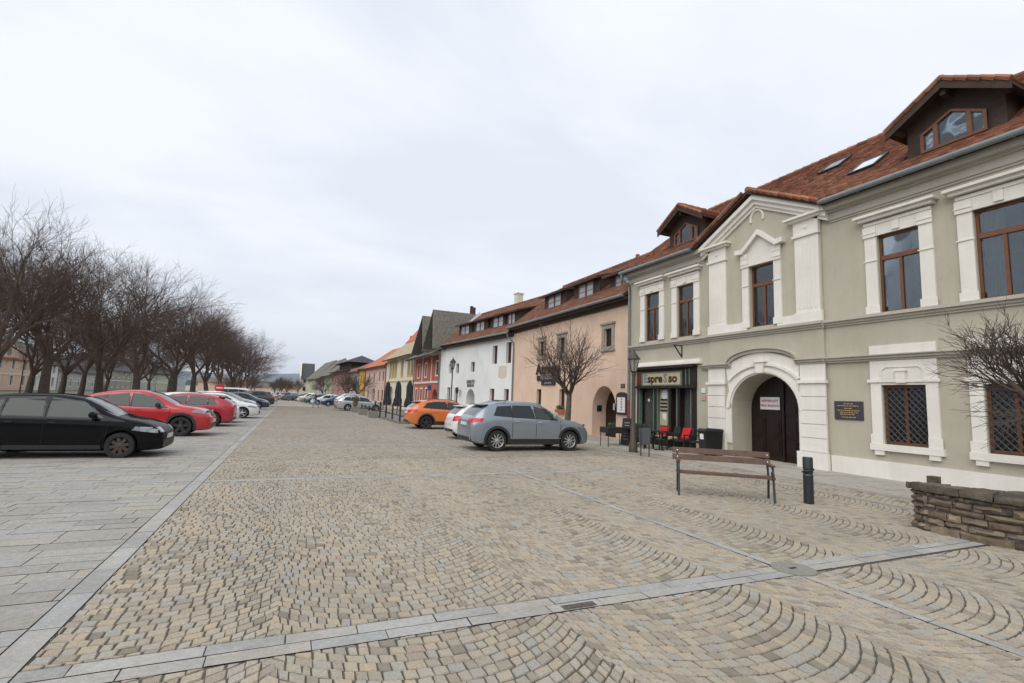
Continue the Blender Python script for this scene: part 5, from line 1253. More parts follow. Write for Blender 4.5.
car('parked_car', 'pale car behind the teal estate at the far end', HATCH, (-1.9, 103, .016), math.pi * .6, 'lightsilver_car', group=GR)
# ------------------------------------------------------------------ bare trees
M['bark'] = mat('dark_bark', (.065, .05, .038), .95, .3, 5, .6, 20)
M['twig'] = mat('brown_twigs', (.082, .055, .040), .9, .25, 3)
M['barkl'] = mat('grey_brown_bark', (.11, .09, .068), .95, .3, 6, .6, 25)
def seg_tube(vs, fs, pts, rads, sides):
    b = len(vs); n = len(pts); ref = None
    for i in range(n):
        t = (pts[min(i + 1, n - 1)] - pts[max(i - 1, 0)])
        t = t.normalized() if t.length > 1e-6 else Vector((0, 0, 1))
        a = t.cross(Vector((.31, .2, .93))); a = a.normalized() if a.length > 1e-3 else t.orthogonal().normalized(); c = t.cross(a)
        for k in range(sides):
            th = 2 * math.pi * k / sides; vs.append(pts[i] + (a * math.cos(th) + c * math.sin(th)) * rads[i])
    for i in range(n - 1):
        for k in range(sides): fs.append((b + i * sides + k, b + i * sides + (k + 1) % sides, b + (i + 1) * sides + (k + 1) % sides, b + (i + 1) * sides + k))
def tree_meshes(seed, trunk_h, trunk_r, levels, lens, kids, spread, up, droop=0, minr=.006, lean=.05, lim_up=None):
    """trunk mesh and branch mesh; levels of branching given by lists"""
    rnd = random.Random(seed); tv, tf, bv, bf = [], [], [], []
    def curve(p, d, length, r0, r1, nseg, upk, wob):
        pts, rs = [p.copy()], [r0]; d = d.normalized()
        for i in range(nseg):
            d = (d + Vector((rnd.gauss(0, wob), rnd.gauss(0, wob), rnd.gauss(0, wob) + upk))).normalized()
            p = p + d * (length / nseg); pts.append(p.copy()); rs.append(r0 + (r1 - r0) * (i + 1) / nseg)
        return pts, rs, d
    def grow(p, d, lv, r):
        L_ = lens[lv] * rnd.uniform(.7, 1.2); last = lv == levels - 1
        nseg = 2 if last else (4 if lv < 2 else 3)
        pts, rs, dd = curve(p, d, L_, r, r * (.25 if last else .5), nseg, up[lv], .16 if lv < 2 else .14)
        seg_tube(bv, bf, pts, [max(q, minr * .6) for q in rs], 6 if lv == 0 else (5 if lv == 1 else 3))
        if last: return
        nk = kids[lv]
        for k in range(nk):
            t = rnd.uniform(.25, 1.0) if k else 1.0
            i = min(int(t * nseg), nseg - 1); q = pts[i].lerp(pts[i + 1], t * nseg - i); base = (pts[i + 1] - pts[i]).normalized()
            ax = base.orthogonal().normalized(); ax = Matrix.Rotation(rnd.uniform(0, 2 * math.pi), 3, base) @ ax
            nd = Matrix.Rotation(spread[lv] * rnd.uniform(.5, 1.25) * (1 if k else .35), 3, ax) @ base
            grow(q, nd, lv + 1, max(rs[i] * rnd.uniform(.5, .72), minr))
    tp, tr_, td = curve(Vector((0, 0, -.1)), Vector((rnd.gauss(0, lean), rnd.gauss(0, lean), 1)), trunk_h + .1, trunk_r * 1.25, trunk_r * .85, 5, .05, .04)
    seg_tube(tv, tf, tp, [trunk_r * 1.35] + tr_[1:], 10)
    n0 = kids[-1]
    for k in range(n0):
        a = 2 * math.pi * (k + rnd.uniform(-.3, .3)) / n0; tilt = spread[-1] * rnd.uniform(.6, 1.15)
        d = Vector((math.cos(a) * math.sin(tilt), math.sin(a) * math.sin(tilt), math.cos(tilt)))
        h = rnd.uniform(-.25, 0) * min(1, trunk_h)
        grow(tp[-1] + Vector((0, 0, h)), d, 0, trunk_r * rnd.uniform(.42, .62))
    def mk(n, v, f, m):
        me = bpy.data.meshes.new(n); me.from_pydata([tuple(q) for q in v], [], f); me.materials.append(M[m]); me.polygons.foreach_set('use_smooth', [True] * len(f)); return me
    return mk, (tv, tf), (bv, bf)
def tree_proto(seed, bark, twig, **k):
    mk, t, b = tree_meshes(seed, **k); return mk('trunk', *t, bark), mk('crown', *b, twig)
def place_tree(pr, name, label, loc, rz, sc, group=None):
    r = empty(name, loc, label, 'tree', group, rz=rz, sub=False); r.scale = sc
    for nm, me in zip(('trunk', 'crown'), pr):
        o = bpy.data.objects.new(nm, me); COL.objects.link(o); o.parent = r
    return r
big = [tree_proto(s, 'bark', 'twig', trunk_h=2.2 + .3 * (s % 3), trunk_r=.27, levels=5, lens=[4.0, 2.8, 1.9, 1.35, .9], kids=[5, 5, 5, 6, 5], spread=[.58, .66, .72, .72, .56], up=[.06, .06, .03, .01, .0], minr=.0072) for s in (1, 2, 3, 4)]
rt = random.Random(77)
GT = 'bare trees of the park row'
nth = ['first', 'second', 'third', 'fourth', 'fifth', 'sixth', 'seventh', 'eighth', 'ninth', 'tenth', 'eleventh', 'twelfth']
ys = [37, 44, 51, 58.5, 66, 75, 84, 94, 105, 117, 130, 145]
for i, y in enumerate(ys):
    x = -15.8 + min(5.0, (y - 37) * .125) + rt.uniform(-.6, .6); s = rt.uniform(.98, 1.06) + min(.14, (y - 37) * .005)
    place_tree(big[i % 4], 'bare_tree', 'tall leafless tree, %s of the park row facing the parked cars' % nth[i], (x, y, 0), rt.uniform(0, 6), (s, s, s * rt.uniform(.96, 1.06)), GT)
GB = 'bare trees of the rear park row'
for i, y in enumerate([34, 39, 44, 50, 56, 63, 71, 80, 90, 100, 112, 125]):
    x = -24.5 + rt.uniform(-1.2, 1.2); s = rt.uniform(.98, 1.1)
    place_tree(big[(i + 2) % 4], 'bare_tree', 'tall leafless tree, %s of the rear park row nearer the houses' % nth[i], (x, y, 0), rt.uniform(0, 6), (s, s, s), GB)
M['twigd'] = mat('dark_fine_twigs', (.08, .058, .046), .9, .25, 3)
ball = tree_proto(9, 'barkl', 'twigd', trunk_h=2.05, trunk_r=.105, levels=4, lens=[1.3, 1.0, .8, .55], kids=[5, 4, 5, 8], spread=[.55, .6, .64, .8], up=[.09, .07, .05, 0], minr=.006, lean=.02)
place_tree(ball, 'clipped_tree', 'small leafless round headed tree in front of the peach house', (11.75, 20.2, .04), 3.6, (1.24, 1.24, 1.05))
droopy = tree_proto(14, 'barkl', 'twigd', trunk_h=1.95, trunk_r=.12, levels=5, lens=[.78, .58, .42, .32, .24], kids=[5, 4, 4, 4, 7], spread=[.6, .6, .6, .6, 1.05], up=[.03, .02, .02, .01, 0], minr=.0045, lean=.02)
place_tree(droopy, 'clipped_tree', 'leafless round headed tree rising behind the rough stone bed', (11.1, 3.85, .03), .7, (1.08, 1.08, .98))
small = tree_proto(21, 'bark', 'twig', trunk_h=1.6, trunk_r=.1, levels=4, lens=[1.4, 1.1, .8, .6], kids=[5, 5, 5, 7], spread=[.6, .6, .6, .7], up=[.03, .03, .02, 0], minr=.012)
for i, (x, y, l) in enumerate(((7.8, 83, 'small bare tree in front of the ochre and grey houses'), (8.2, 70, 'small bare tree before the pale pink house'), (5.6, 104, 'small bare tree before the rose house'), (1.4, 128, 'small bare tree near the far cream gable'))): place_tree(small, 'street_tree', l, (x, y, 0), i, (1, 1, 1), 'small street trees along the houses')
for i in range(16):
    y = rt.uniform(160, 420); x = rt.uniform(-.09, .012) * y - 3; place_tree(small if i % 2 else big[i % 4], 'distant_tree', 'bare brown tree in the haze below the far end of the square', (x, y, -.5), rt.uniform(0, 6), ((1.6, 1.6, 1.5) if i % 2 else (.7, .7, .55)), 'distant bare trees beyond the square')
# ------------------------------------------------------------------ bench
M['benchwood'] = mat('worn_bench_wood', (.105, .060, .040), .65, .28, 7, .25, 30)
M['benchiron'] = mat('cast_iron_paint', (.022, .027, .03), .45, .2, 12)
bc = empty('park_bench', (0, 0, 0), 'slatted brown wooden bench on dark cast iron legs in front of the gateway', 'bench', sub=False)
# local frame: x along the seat, y towards the back
pL, pR = Vector((7.24, 8.06, 0)), Vector((8.66, 6.90, 0)); ctr = (pL + pR) / 2; dx_ = (pR - pL).normalized()
bc.location = (ctr.x, ctr.y, .014); bc.rotation_euler = (0, 0, math.atan2(dx_.y, dx_.x))
hl_ = .93
def slat(name, y, z, ty, tz, tilt, x0=-.89, x1=.89):
    b = MB(); c, s = math.cos(tilt), math.sin(tilt); q = []
    for sx in (x0, x1):
        for (a, e) in ((-ty, -tz), (ty, -tz), (ty, tz), (-ty, tz)): q.append(Vector((sx, y + a * c - e * s, z + a * s + e * c)))
    bevel_box(b, q); o = b.build(name, 'benchwood', bc); return o
def bevel_box(b, q):
    b.hexa([q[0], q[4], q[5], q[1], q[3], q[7], q[6], q[2]])
slat('back_slat', .275, .825, .016, .056, -.22, -.95, .89); slat('back_slat', .235, .69, .016, .056, -.22, -.95, .90)
slat('seat_slat', -.20, .432, .05, .018, .02); slat('seat_slat', -.07, .43, .05, .018, 0); slat('seat_slat', .06, .425, .05, .018, -.03)
for sx in (-1, 1):
    x = sx * .85; b = MB()
    def bar(pts, w=.022, t=.02):
        b.tube([(x, y, z) for y, z in pts], [w] * len(pts), 6)
    bar([(-.335, 0), (-.30, .12), (-.26, .32), (-.25, .41)]); bar([(.20, 0), (.19, .2), (.16, .40)])
    bar([(-.26, .405), (.17, .395), (.22, .55), (.27, .75), (.30, .86)]); bar([(-.25, .41), (-.235, .53), (-.20, .62)]); bar([(-.22, .63), (.0, .64), (.23, .62)])
    bar([(-.24, .4), (-.1, .5), (-.22, .6)], .014)
    b.build('iron_leg', 'benchiron', bc)
    b = MB(); b.hexa([(x - .035, -.27, .645), (x + .035, -.27, .645), (x + .035, .2, .645), (x - .035, .2, .645), (x - .03, -.27, .68), (x + .03, -.27, .68), (x + .03, .2, .675), (x - .03, .2, .675)]); b.build('armrest', 'benchwood', bc)
    b = MB()
    for z, y in ((.82, .25), (.69, .215)): b.lathe([(.012, 0), (.012, .012), (.0001, .016)], (x, y, z), (0, -1, .2), 8)
    b.build('bolt', 'chrome', bc)
# bollard
bo = empty('bollard', (9.07, 6.5, .014), 'black iron bollard with a twisted groove standing right of the bench', 'bollard')
b = MB(); b.lathe([(.085, 0), (.088, .02), (.086, .50), (.09, .52), (.076, .55), (.09, .585), (.076, .62), (.09, .66), (.088, .67), (.088, .84), (.082, .86), (.0001, .865)], (9.07, 6.5, .014), sides=24); b.build('post', 'benchiron', bo, smooth=35)
b = MB(); pts = [(9.07 + .09 * math.cos(t), 6.5 + .09 * math.sin(t), .55 + .12 * (t / (2 * math.pi))) for t in [i * math.pi / 8 for i in range(17)]]; b.tube(pts, .018, 6); b.build('twisted_band', 'iron', bo, smooth=True)
# raised bed of rough stone, bowed towards the square
M['rubble'] = mat('rough_sandstone', (.2, .15, .1), .9, .3, 9, 1.0, 22, island=[(.055, .045, .036), (.12, .085, .055), (.19, .14, .09), (.26, .21, .15), (.09, .07, .055), (.15, .10, .065), (.21, .165, .115)], dirt=((.05, .05, .04), 3, .5, .8, .5))
M['mortar'] = mat('pale_mortar', (.27, .26, .235), .95, .3, 8, .8, 30)
sw = empty('stone_bed_wall', (9.6, 3.6, 0), 'low rough brown sandstone wall with overhanging dark coping at the right edge', 'stone wall')
rs = random.Random(5)
front = [(9.18, 4.80), (9.02, 4.68), (8.95, 4.45), (8.92, 4.1), (8.95, 3.65), (9.05, 3.15), (9.25, 2.6), (9.6, 2.1), (10.1, 1.7)]
back = [(9.2, 4.82), (9.3, 4.66), (9.42, 4.48), (9.6, 4.22), (9.83, 3.88), (10.1, 3.5), (10.4, 3.05), (10.7, 2.6), (10.95, 2.2)]
def along(P, t):
    t = max(0, min(len(P) - 1.0001, t)); i = int(t); f_ = t - i
    p0, p1, p2, p3 = [Vector(P[max(0, min(len(P) - 1, k))]) for k in (i - 1, i, i + 1, i + 2)]
    return .5 * ((2 * p1) + (p2 - p0) * f_ + (2 * p0 - 5 * p1 + 4 * p2 - p3) * f_ ** 2 + (3 * p1 - p0 - 3 * p2 + p3) * f_ ** 3)
def fpos(t, r):
    p = along(front, t); q = along(front, t + .01) - along(front, t - .01); n = Vector((q.y, -q.x)).normalized()
    return p + n * r if n.dot(Vector((-1, -.1))) > 0 or t < 1 else p - n * r
def lump(b, a0, a1, z0, z1, r0, r1, mi=0, bul=None, back_=None):
    na, nz = 4, 3; vs = []
    bul = rs.uniform(.015, .05) if bul is None else bul
    for i in range(na + 1):
        for j in range(nz + 1):
            u, v = i / na, j / nz; a = a0 + (a1 - a0) * u; zz = z0 + (z1 - z0) * v
            r = r1 + bul * (math.sin(math.pi * u) * math.sin(math.pi * v)) ** .35 + rs.uniform(-.014, .014)
            if i in (0, na): a += rs.uniform(-.012, .012)
            zz += rs.uniform(-.009, .009)
            p = fpos(a, r); vs.append((p.x, p.y, zz))
    for i in range(na + 1):
        for j in range(nz + 1):
            u, v = i / na, j / nz; a = a0 + (a1 - a0) * u; p = fpos(a, r0) if back_ is None else along(front, a).lerp(along(back, a), back_)
            vs.append((p.x, p.y, z0 + (z1 - z0) * v + (rs.uniform(-.01, .01) if back_ else 0)))
    m_ = (na + 1) * (nz + 1); g = lambda i, j, k=0: k * m_ + i * (nz + 1) + j
    fs = [(g(i, j, k), g(i + 1, j, k), g(i + 1, j + 1, k), g(i, j + 1, k)) for k in (0, 1) for i in range(na) for j in range(nz)]
    for i in range(na): fs += [(g(i, nz), g(i + 1, nz), g(i + 1, nz, 1), g(i, nz, 1)), (g(i, 0), g(i + 1, 0), g(i + 1, 0, 1), g(i, 0, 1))]
    for j in range(nz): fs += [(g(0, j), g(0, j + 1), g(0, j + 1, 1), g(0, j, 1)), (g(na, j), g(na, j + 1), g(na, j + 1, 1), g(na, j, 1))]
    b.add(vs, fs, mi)
b = MB(); K = 32; T = len(front) - 1
ring_f = [fpos(T * i / K, -.035) for i in range(K + 1)]; ring_b = [along(back, T * i / K) for i in range(K + 1)]
poly = [(p.x, p.y, 0) for p in ring_f] + [(p.x, p.y, 0) for p in ring_b[::-1]]
for i in range(K):
    b.hexa([(ring_f[i].x, ring_f[i].y, 0), (ring_f[i + 1].x, ring_f[i + 1].y, 0), (ring_b[i + 1].x, ring_b[i + 1].y, 0), (ring_b[i].x, ring_b[i].y, 0), (ring_f[i].x, ring_f[i].y, .6), (ring_f[i + 1].x, ring_f[i + 1].y, .6), (ring_b[i + 1].x, ring_b[i + 1].y, .6), (ring_b[i].x, ring_b[i].y, .6)])
b.build('mortar_core', 'mortar', sw)
b = MB(); z = .0
for h in (.13, .09, .12, .08, .11, .07):
    a = rs.uniform(-.3, 0); a = max(a, 0)
    while a < T - .1:
        w = rs.uniform(.35, 1.1) * (1.15 if h > .1 else .9); a2 = min(a + w, T); lump(b, a + .02, a2 - .02, z + .008, z + h * rs.uniform(.86, 1.0), -.15, rs.uniform(-.015, .02)); a = a2
    z += h
b.build('stone_courses', 'rubble', sw, smooth=30)
M['coping'] = mat('dark_mossy_coping', (.07, .058, .043), .95, .35, 6, 1.0, 18, island=[(.045, .038, .03), (.08, .065, .046), (.12, .10, .07), (.06, .05, .04)], dirt=((.11, .12, .05), 2.5, .55, .8, .4))
b = MB(); a = 0
while a < T - .05:
    a2 = min(a + rs.uniform(.8, 1.6), T); m_ = rs.uniform(.35, .6)
    lump(b, a + .015, a2 - .015, .60 + rs.uniform(-.015, .01), .70 + rs.uniform(-.02, .02), 0, .07 + rs.uniform(-.02, .03), bul=.01, back_=m_ * .9)
    lump(b, a + .015, a2 - .015, .59, .69 + rs.uniform(-.03, .02), 0, -.18, bul=0, back_=1.0) ; a = a2
b.build('coping', 'coping', sw, smooth=30)
b = MB(); b.box(9.38, 9.54, 4.60, 4.72, .66, .79); o = tag(b.build('coping_block', 'coping'), 'small dark block standing on the left end of the stone wall coping', 'stone block')
# ------------------------------------------------------------------ lamps
def lantern(b, g, c, z, s=1.0):
    x, y = c
    def fr(z0, r0, z1, r1, mb, sides=6):
        mb.lathe([(r0, z0), (r1, z1)], (x, y, 0), sides=sides)
    for k in range(6):
        t = 2 * math.pi * k / 6 ; b.tube([(x + .10 * s * math.cos(t), y + .10 * s * math.sin(t), z), (x + .19 * s * math.cos(t), y + .19 * s * math.sin(t), z + .42 * s)], .012 * s, 4)
    b.lathe([(.05 * s, z - .08 * s), (.12 * s, z)], (x, y, 0), sides=12); b.lathe([(.21 * s, z + .42 * s), (.23 * s, z + .44 * s), (.13 * s, z + .58 * s), (.07 * s, z + .66 * s), (.03 * s, z + .70 * s), (.03 * s, z + .78 * s), (.0001, z + .80 * s)], (x, y, 0), sides=12)
    g.lathe([(.095 * s, z + .005), (.18 * s, z + .415 * s)], (x, y, 0), sides=6)
M['lampglass'] = mat('lantern_glass', (.28, .27, .23), .15, .1, 8, spec=.8)
M['lamppost'] = mat('brown_lamp_post', (.055, .04, .03), .6, .25, 8)
def lamp(name, label, x, y, zl, s, m, pr=.05, group=None):
    r = empty(name, (x, y, 0), label, 'street lamp', group); b = MB()
    b.lathe([(pr * 2.2, 0), (pr * 2.2, .3), (pr * 1.6, .36), (pr * 1.5, 1.0), (pr * 1.1, 1.06), (pr * .95, zl - .15), (pr * 1.4, zl - .12), (pr * .8, zl - .05)], (x, y, 0), sides=12); b.build('post', m, r, smooth=40)
    b = MB(); g = MB(); lantern(b, g, (x, y), zl, s); ln = b.build('lantern', m, r); g.build('lantern_glass', 'lampglass', ln)
    return r
lamp('street_lamp', 'brown lamp post with a glazed lantern beside the shopfront', 11.5, 14.95, 2.95, 1.05, 'lamppost', .07)
b = MB(); b.tube([(11.5, 14.95, 2.62), (11.2, 15.1, 2.62)], .02, 6)
lamp('street_lamp', 'slender dark lamp post standing before the white house', 11.4, 37.5, 4.0, 1.1, 'iron', .045)
lamp('street_lamp', 'dark lamp post at the far left before the salmon house', -27, 71, 4.0, 1.1, 'iron', .05, 'park lamps')
lamp('street_lamp', 'dark lamp post between the park trunks', -25.5, 78, 4.2, 1.1, 'iron', .05, 'park lamps')
# no entry sign and street bits
ne = empty('no_entry_sign', (-5.0, 43, 0), 'round red no entry sign with white bar under the bare trees', 'road sign')
b = MB(); b.tube([(-5.0, 43, 0), (-5.0, 43, 2.2)], .03, 8); b.build('pole', 'zinc', ne)
M['signred'] = mat('sign_red', (.55, .03, .035), .5, .05)
b = MB(); b.lathe([(.0001, 0), (.3, 0), (.3, .02), (.0001, .02)], (-5.0, 42.96, 1.78), (0, -1, 0), 28); dk = b.build('disc', 'signred', ne)
b = MB(); b.box(-5.2, -4.8, 42.93, 42.939, 1.73, 1.83); b.build('bar', 'paper', dk)
# ------------------------------------------------------------------ cafe furniture
M['rattan'] = mat('black_rattan', (.018, .016, .015), .7, .35, 60, .6, 60)
M['redcloth'] = mat('red_fleece', (.50, .012, .02), .95, .15, 12, .4, 30)
M['creamfur'] = mat('cream_sheepskin', (.45, .37, .26), 1, .25, 20, 1, 50)
def chair(label, x, y, rz, cushion=None):
    r = empty('cafe_chair', (x, y, .05), label, 'chair', 'black rattan chairs outside the shopfront', rz=rz, sub=False)
    b = MB(); b.box(-.26, .26, -.26, .24, .38, .44); b.build('seat', 'rattan', r)
    b = MB(); b.hexa([(-.27, .22, .40), (.27, .22, .40), (.27, .27, .40), (-.27, .27, .40), (-.27, .30, .88), (.27, .30, .88), (.27, .35, .88), (-.27, .35, .88)]); b.build('backrest', 'rattan', r)
    for sx in (-1, 1):
        b = MB(); b.box(sx * .27 - .03, sx * .27 + .03, -.26, .27, .60, .64); b.box(sx * .27 - .02, sx * .27 + .02, -.25, -.21, .42, .6); b.build('armrest', 'rattan', r)
        for sy in (-1, 1): b = MB(); b.box(sx * .23 - .02, sx * .23 + .02, sy * .22 - .02, sy * .22 + .02, 0, .38); b.build('leg', 'rattan', r)
    return r
def table(label, x, y, m='rattan'):
    r = empty('cafe_table', (x, y, .05), label, 'table', 'small cafe tables', sub=False)
    b = MB(); b.lathe([(.0001, .70), (.34, .70), (.35, .715), (.34, .73), (.0001, .73)], (0, 0, 0), sides=24); b.build('tabletop', m, r)
    b = MB(); b.tube([(0, 0, .02), (0, 0, .70)], .03, 8); b.box(-.22, .22, -.03, .03, 0, .025); b.box(-.03, .03, -.22, .22, .0, .024); b.build('pedestal', 'iron', r)
chair('black rattan chair with red cushion on its back by the display panel', 13.75, 16.1, -math.pi / 2 + .2)
b = MB(); b.hexa([(13.80, 15.88, .50), (13.80, 16.33, .50), (13.92, 16.33, .50), (13.92, 15.88, .50), (13.90, 15.90, .88), (13.90, 16.35, .88), (14.0, 16.35, .88), (14.0, 15.90, .88)])
tag(b.build('red_cushion', 'redcloth'), 'square bright red cushion leaning on the left rattan chair', 'cushion')
b = MB()
rf_ = random.Random(4)
def blanket(x0, x1, y0, y1, z, dz, m, name, label, cat):
    n = 10; vs = []
    for i in range(n + 1):
        for j in range(n + 1):
            u, v = i / n, j / n; vs.append((x0 + (x1 - x0) * u, y0 + (y1 - y0) * v, z + dz * math.sin(u * 7 + v * 3) * .5 + rf_.uniform(-.006, .006) - .12 * max(0, abs(v - .5) - .36) * 4))
    b = MB(); b.add(vs + [(p[0], p[1], p[2] - .02) for p in vs], [(i * (n + 1) + j, (i + 1) * (n + 1) + j, (i + 1) * (n + 1) + j + 1, i * (n + 1) + j + 1) for i in range(n) for j in range(n)] + [((n + 1) ** 2 + i * (n + 1) + j, (n + 1) ** 2 + (i + 1) * (n + 1) + j, (n + 1) ** 2 + (i + 1) * (n + 1) + j + 1, (n + 1) ** 2 + i * (n + 1) + j + 1) for i in range(n) for j in range(n)])
    return tag(b.build(name, m, smooth=True), label, cat)
blanket(13.45, 13.85, 15.85, 16.35, .53, .02, 'creamfur', 'sheepskin', 'cream sheepskin lying on the seat of the left rattan chair', 'sheepskin')
chair('black rattan chair under a cream sheepskin and red blanket', 13.6, 15.4, -math.pi / 2 - .3)
blanket(13.3, 13.8, 15.15, 15.65, .54, .03, 'creamfur', 'sheepskin', 'cream sheepskin on the rattan chair next to the red blanket', 'sheepskin')
b = MB()
vs = []
for i in range(9):
    for j in range(13):
        u, v = i / 8, j / 12; s_ = v * 1.25
        if s_ < .55: p = (13.98 + .03 * math.sin(u * 9), 14.62 + u * .35, .41 + s_)
        else: p = (13.92 - (s_ - .55) * .25 + .03 * math.sin(u * 9 + 1), 14.62 + u * .35, .96 - (s_ - .55) * .65)
        vs.append(p)
b.add(vs, [(i * 13 + j, (i + 1) * 13 + j, (i + 1) * 13 + j + 1, i * 13 + j + 1) for i in range(8) for j in range(12)])
rbk = b.build('red_blanket', 'redcloth', smooth=True); tag(rbk, 'folded red blanket hanging over a rattan chair back', 'blanket')
md = rbk.modifiers.new('s', 'SOLIDIFY'); md.thickness = .03
chair('black rattan chair holding the red blanket over its back', 13.65, 14.75, -math.pi / 2 + .1)
chair('empty black rattan chair next to the two wheelie bins', 13.75, 14.0, -math.pi / 2)
chair('empty black rattan chair in front of the dark shop door', 13.55, 17.3, -math.pi / 2 + .5)
chair('empty black rattan chair behind the round table', 12.8, 15.9, math.pi / 2)
table('round cafe table between the rattan chairs', 13.0, 15.3); table('round cafe table in front of the shop door', 12.9, 16.7)
# grey litter bin on two legs
M['greybin'] = mat('slate_grey_metal', (.075, .08, .09), .5, .12, 10)
lb = empty('litter_bin', (11.1, 13.75, .03), 'slate grey litter bin on two legs beside the brown lamp post', 'litter bin')
b = MB(); b.hexa([(10.88, 13.66, .42), (11.13, 13.56, .42), (11.2, 13.8, .42), (10.95, 13.9, .42), (10.87, 13.64, .95), (11.14, 13.54, .95), (11.22, 13.82, .95), (10.94, 13.92, .95)]); b.build('container', 'greybin', lb)
for p in ((10.9, 13.75), (11.17, 13.66)): b = MB(); b.tube([(p[0], p[1], 0), (p[0], p[1], .95)], .02, 6); b.build('leg', 'iron', lb)
# wheelie bins
for i, (x, y, l) in enumerate(((13.4, 13.33, 'left black wheelie bin with a white label against the green wall'), (13.95, 13.5, 'right black wheelie bin nearest the gateway'))):
    r = empty('wheelie_bin', (x, y, .05), l, 'wheelie bin', 'two black wheelie bins', sub=False); r.scale = (.75, .66, .93)
    b = MB(); b.hexa([(-.24, -.22, .06), (.24, -.22, .06), (.24, .22, .06), (-.24, .22, .06), (-.30, -.28, .92), (.30, -.28, .92), (.30, .28, .92), (-.30, .28, .92)]); b.box(-.32, .32, -.3, .3, .88, .93); b.build('body', 'black', r)
    b = MB(); b.hexa([(-.33, -.31, .935), (.33, -.31, .935), (.33, .31, .935), (-.33, .31, .935), (-.25, -.24, 1.02), (.28, -.24, 1.0), (.28, .24, 1.0), (-.25, .24, 1.02)]); b.tube([(.33, -.25, .96), (.33, .25, .96)], .02, 6); b.build('lid', 'black', r)
    for sy in (-1, 1): b = MB(); b.lathe([(.0001, 0), (.1, 0), (.1, .05), (.0001, .05)], (.2, sy * .24 - .025, .1), (0, 1, 0), 14); b.build('wheel', 'tyre', r)
    if i == 0: b = MB(); b.hexa([(-.295, -.12, .62), (-.295, .12, .62), (-.28, .12, .62), (-.28, -.12, .62), (-.31, -.12, .82), (-.31, .12, .82), (-.295, .12, .82), (-.295, -.12, .82)]); b.build('sticker', 'paper', r)
# A-board and low planter rail before the peach house
def shift(b, dx, dy): b.v = [(p[0] + dx, p[1] + dy, p[2]) for p in b.v]
ab = empty('a_board', (12.9, 17.15, .05), 'black chalkboard with pale scribbles standing behind the lamp post', 'A-board')
b = MB(); b.hexa([(12.85, 18.3, .05), (12.85, 18.9, .05), (12.9, 18.9, .05), (12.9, 18.3, .05), (12.98, 18.3, 1.15), (12.98, 18.9, 1.15), (13.02, 18.9, 1.15), (13.02, 18.3, 1.15)]); b.hexa([(13.15, 18.3, .05), (13.15, 18.9, .05), (13.2, 18.9, .05), (13.2, 18.3, .05), (13.02, 18.3, 1.15), (13.02, 18.9, 1.15), (13.05, 18.9, 1.15), (13.05, 18.3, 1.15)]); shift(b, -.1, -1.45); b.build('board', 'black', ab)
b = MB()
for k in range(7):
    z = .95 - k * .11; xx = 12.85 + (z - .05) * .118 - .006; y0 = 18.38 + rf_.uniform(0, .08); b.hexa([(xx - .004, y0, z), (xx - .004, y0 + rf_.uniform(.2, .42), z), (xx + .006, y0 + .3, z), (xx + .006, y0, z), (xx - .002, y0, z + .03), (xx - .002, y0 + .3, z + .03), (xx + .008, y0 + .3, z + .03), (xx + .008, y0, z + .03)])
shift(b, -.1, -1.45); b.build('chalk_writing', 'palelet', ab)
pt = empty('planter_table', (12.2, 17.1, .05), 'low dark side table with a pot on slim metal legs before the peach house', 'table')
b = MB(); b.box(11.8, 12.8, 18.9, 19.5, .55, .78); shift(b, -.1, -2.1); b.build('box', 'rattan', pt)
for x in (11.83, 12.77):
    for y in (18.93, 19.47): b = MB(); b.tube([(x, y, 0), (x, y, .55)], .018, 5); shift(b, -.1, -2.1); b.build('leg', 'iron', pt)
b = MB(); leaves(b, (12.1, 17.1, .88), (.2, .12, .1), 120, random.Random(6)); tag(b.build('potted_plant', 'leaf'), 'small green potted plant on the low dark table', 'plant')
b = MB(); leaves(b, (12.9, 25.4, .9), (.45, .45, .5), 900, random.Random(16), .05); tag(b.build('shrub', 'leaf'), 'rounded green shrub against the peach wall behind the silver crossover', 'shrub')
# ------------------------------------------------------------------ terrace with closed parasols
M['canvas'] = mat('dark_grey_canvas', (.035, .038, .042), .9, .2, 5, .3, 20)
M['deck'] = mat('grey_decking', (.17, .16, .145), .85, .2, 6, .3, 20)
te = empty('cafe_terrace', (7.5, 36, 0), 'low timber terrace edged by dark posts and rails before the cream house', 'terrace')
b = MB(); b.box(6.1, 9.8, 30.6, 44, .01, .16); b.build('deck', 'deck', te)
for y in (30.7, 33.2, 35.7, 38.2, 40.8): b = MB(); b.box(6.1, 6.2, y - .05, y + .05, .161, 1.2); b.build('post', 'timber', te)
for y in (41.5, 44, 46.5, 49): b = MB(); b.box(6.1, 6.22, y - .05, y + .05, .0, .75); b.build('post', 'timber', te)
b = MB(); b.box(6.13, 6.19, 41.6, 49, .55, .65); b.build('rail', 'timber', te)
for z in (.5, 1.05): b = MB(); b.box(6.13, 6.17, 30.7, 40.8, z, z + .05); b.build('rail', 'iron', te)
b = MB(); b.box(6.13, 9.7, 30.62, 30.68, 1.05, 1.1); b.box(6.13, 9.7, 30.62, 30.68, .45, .5); b.build('rail', 'iron', te)
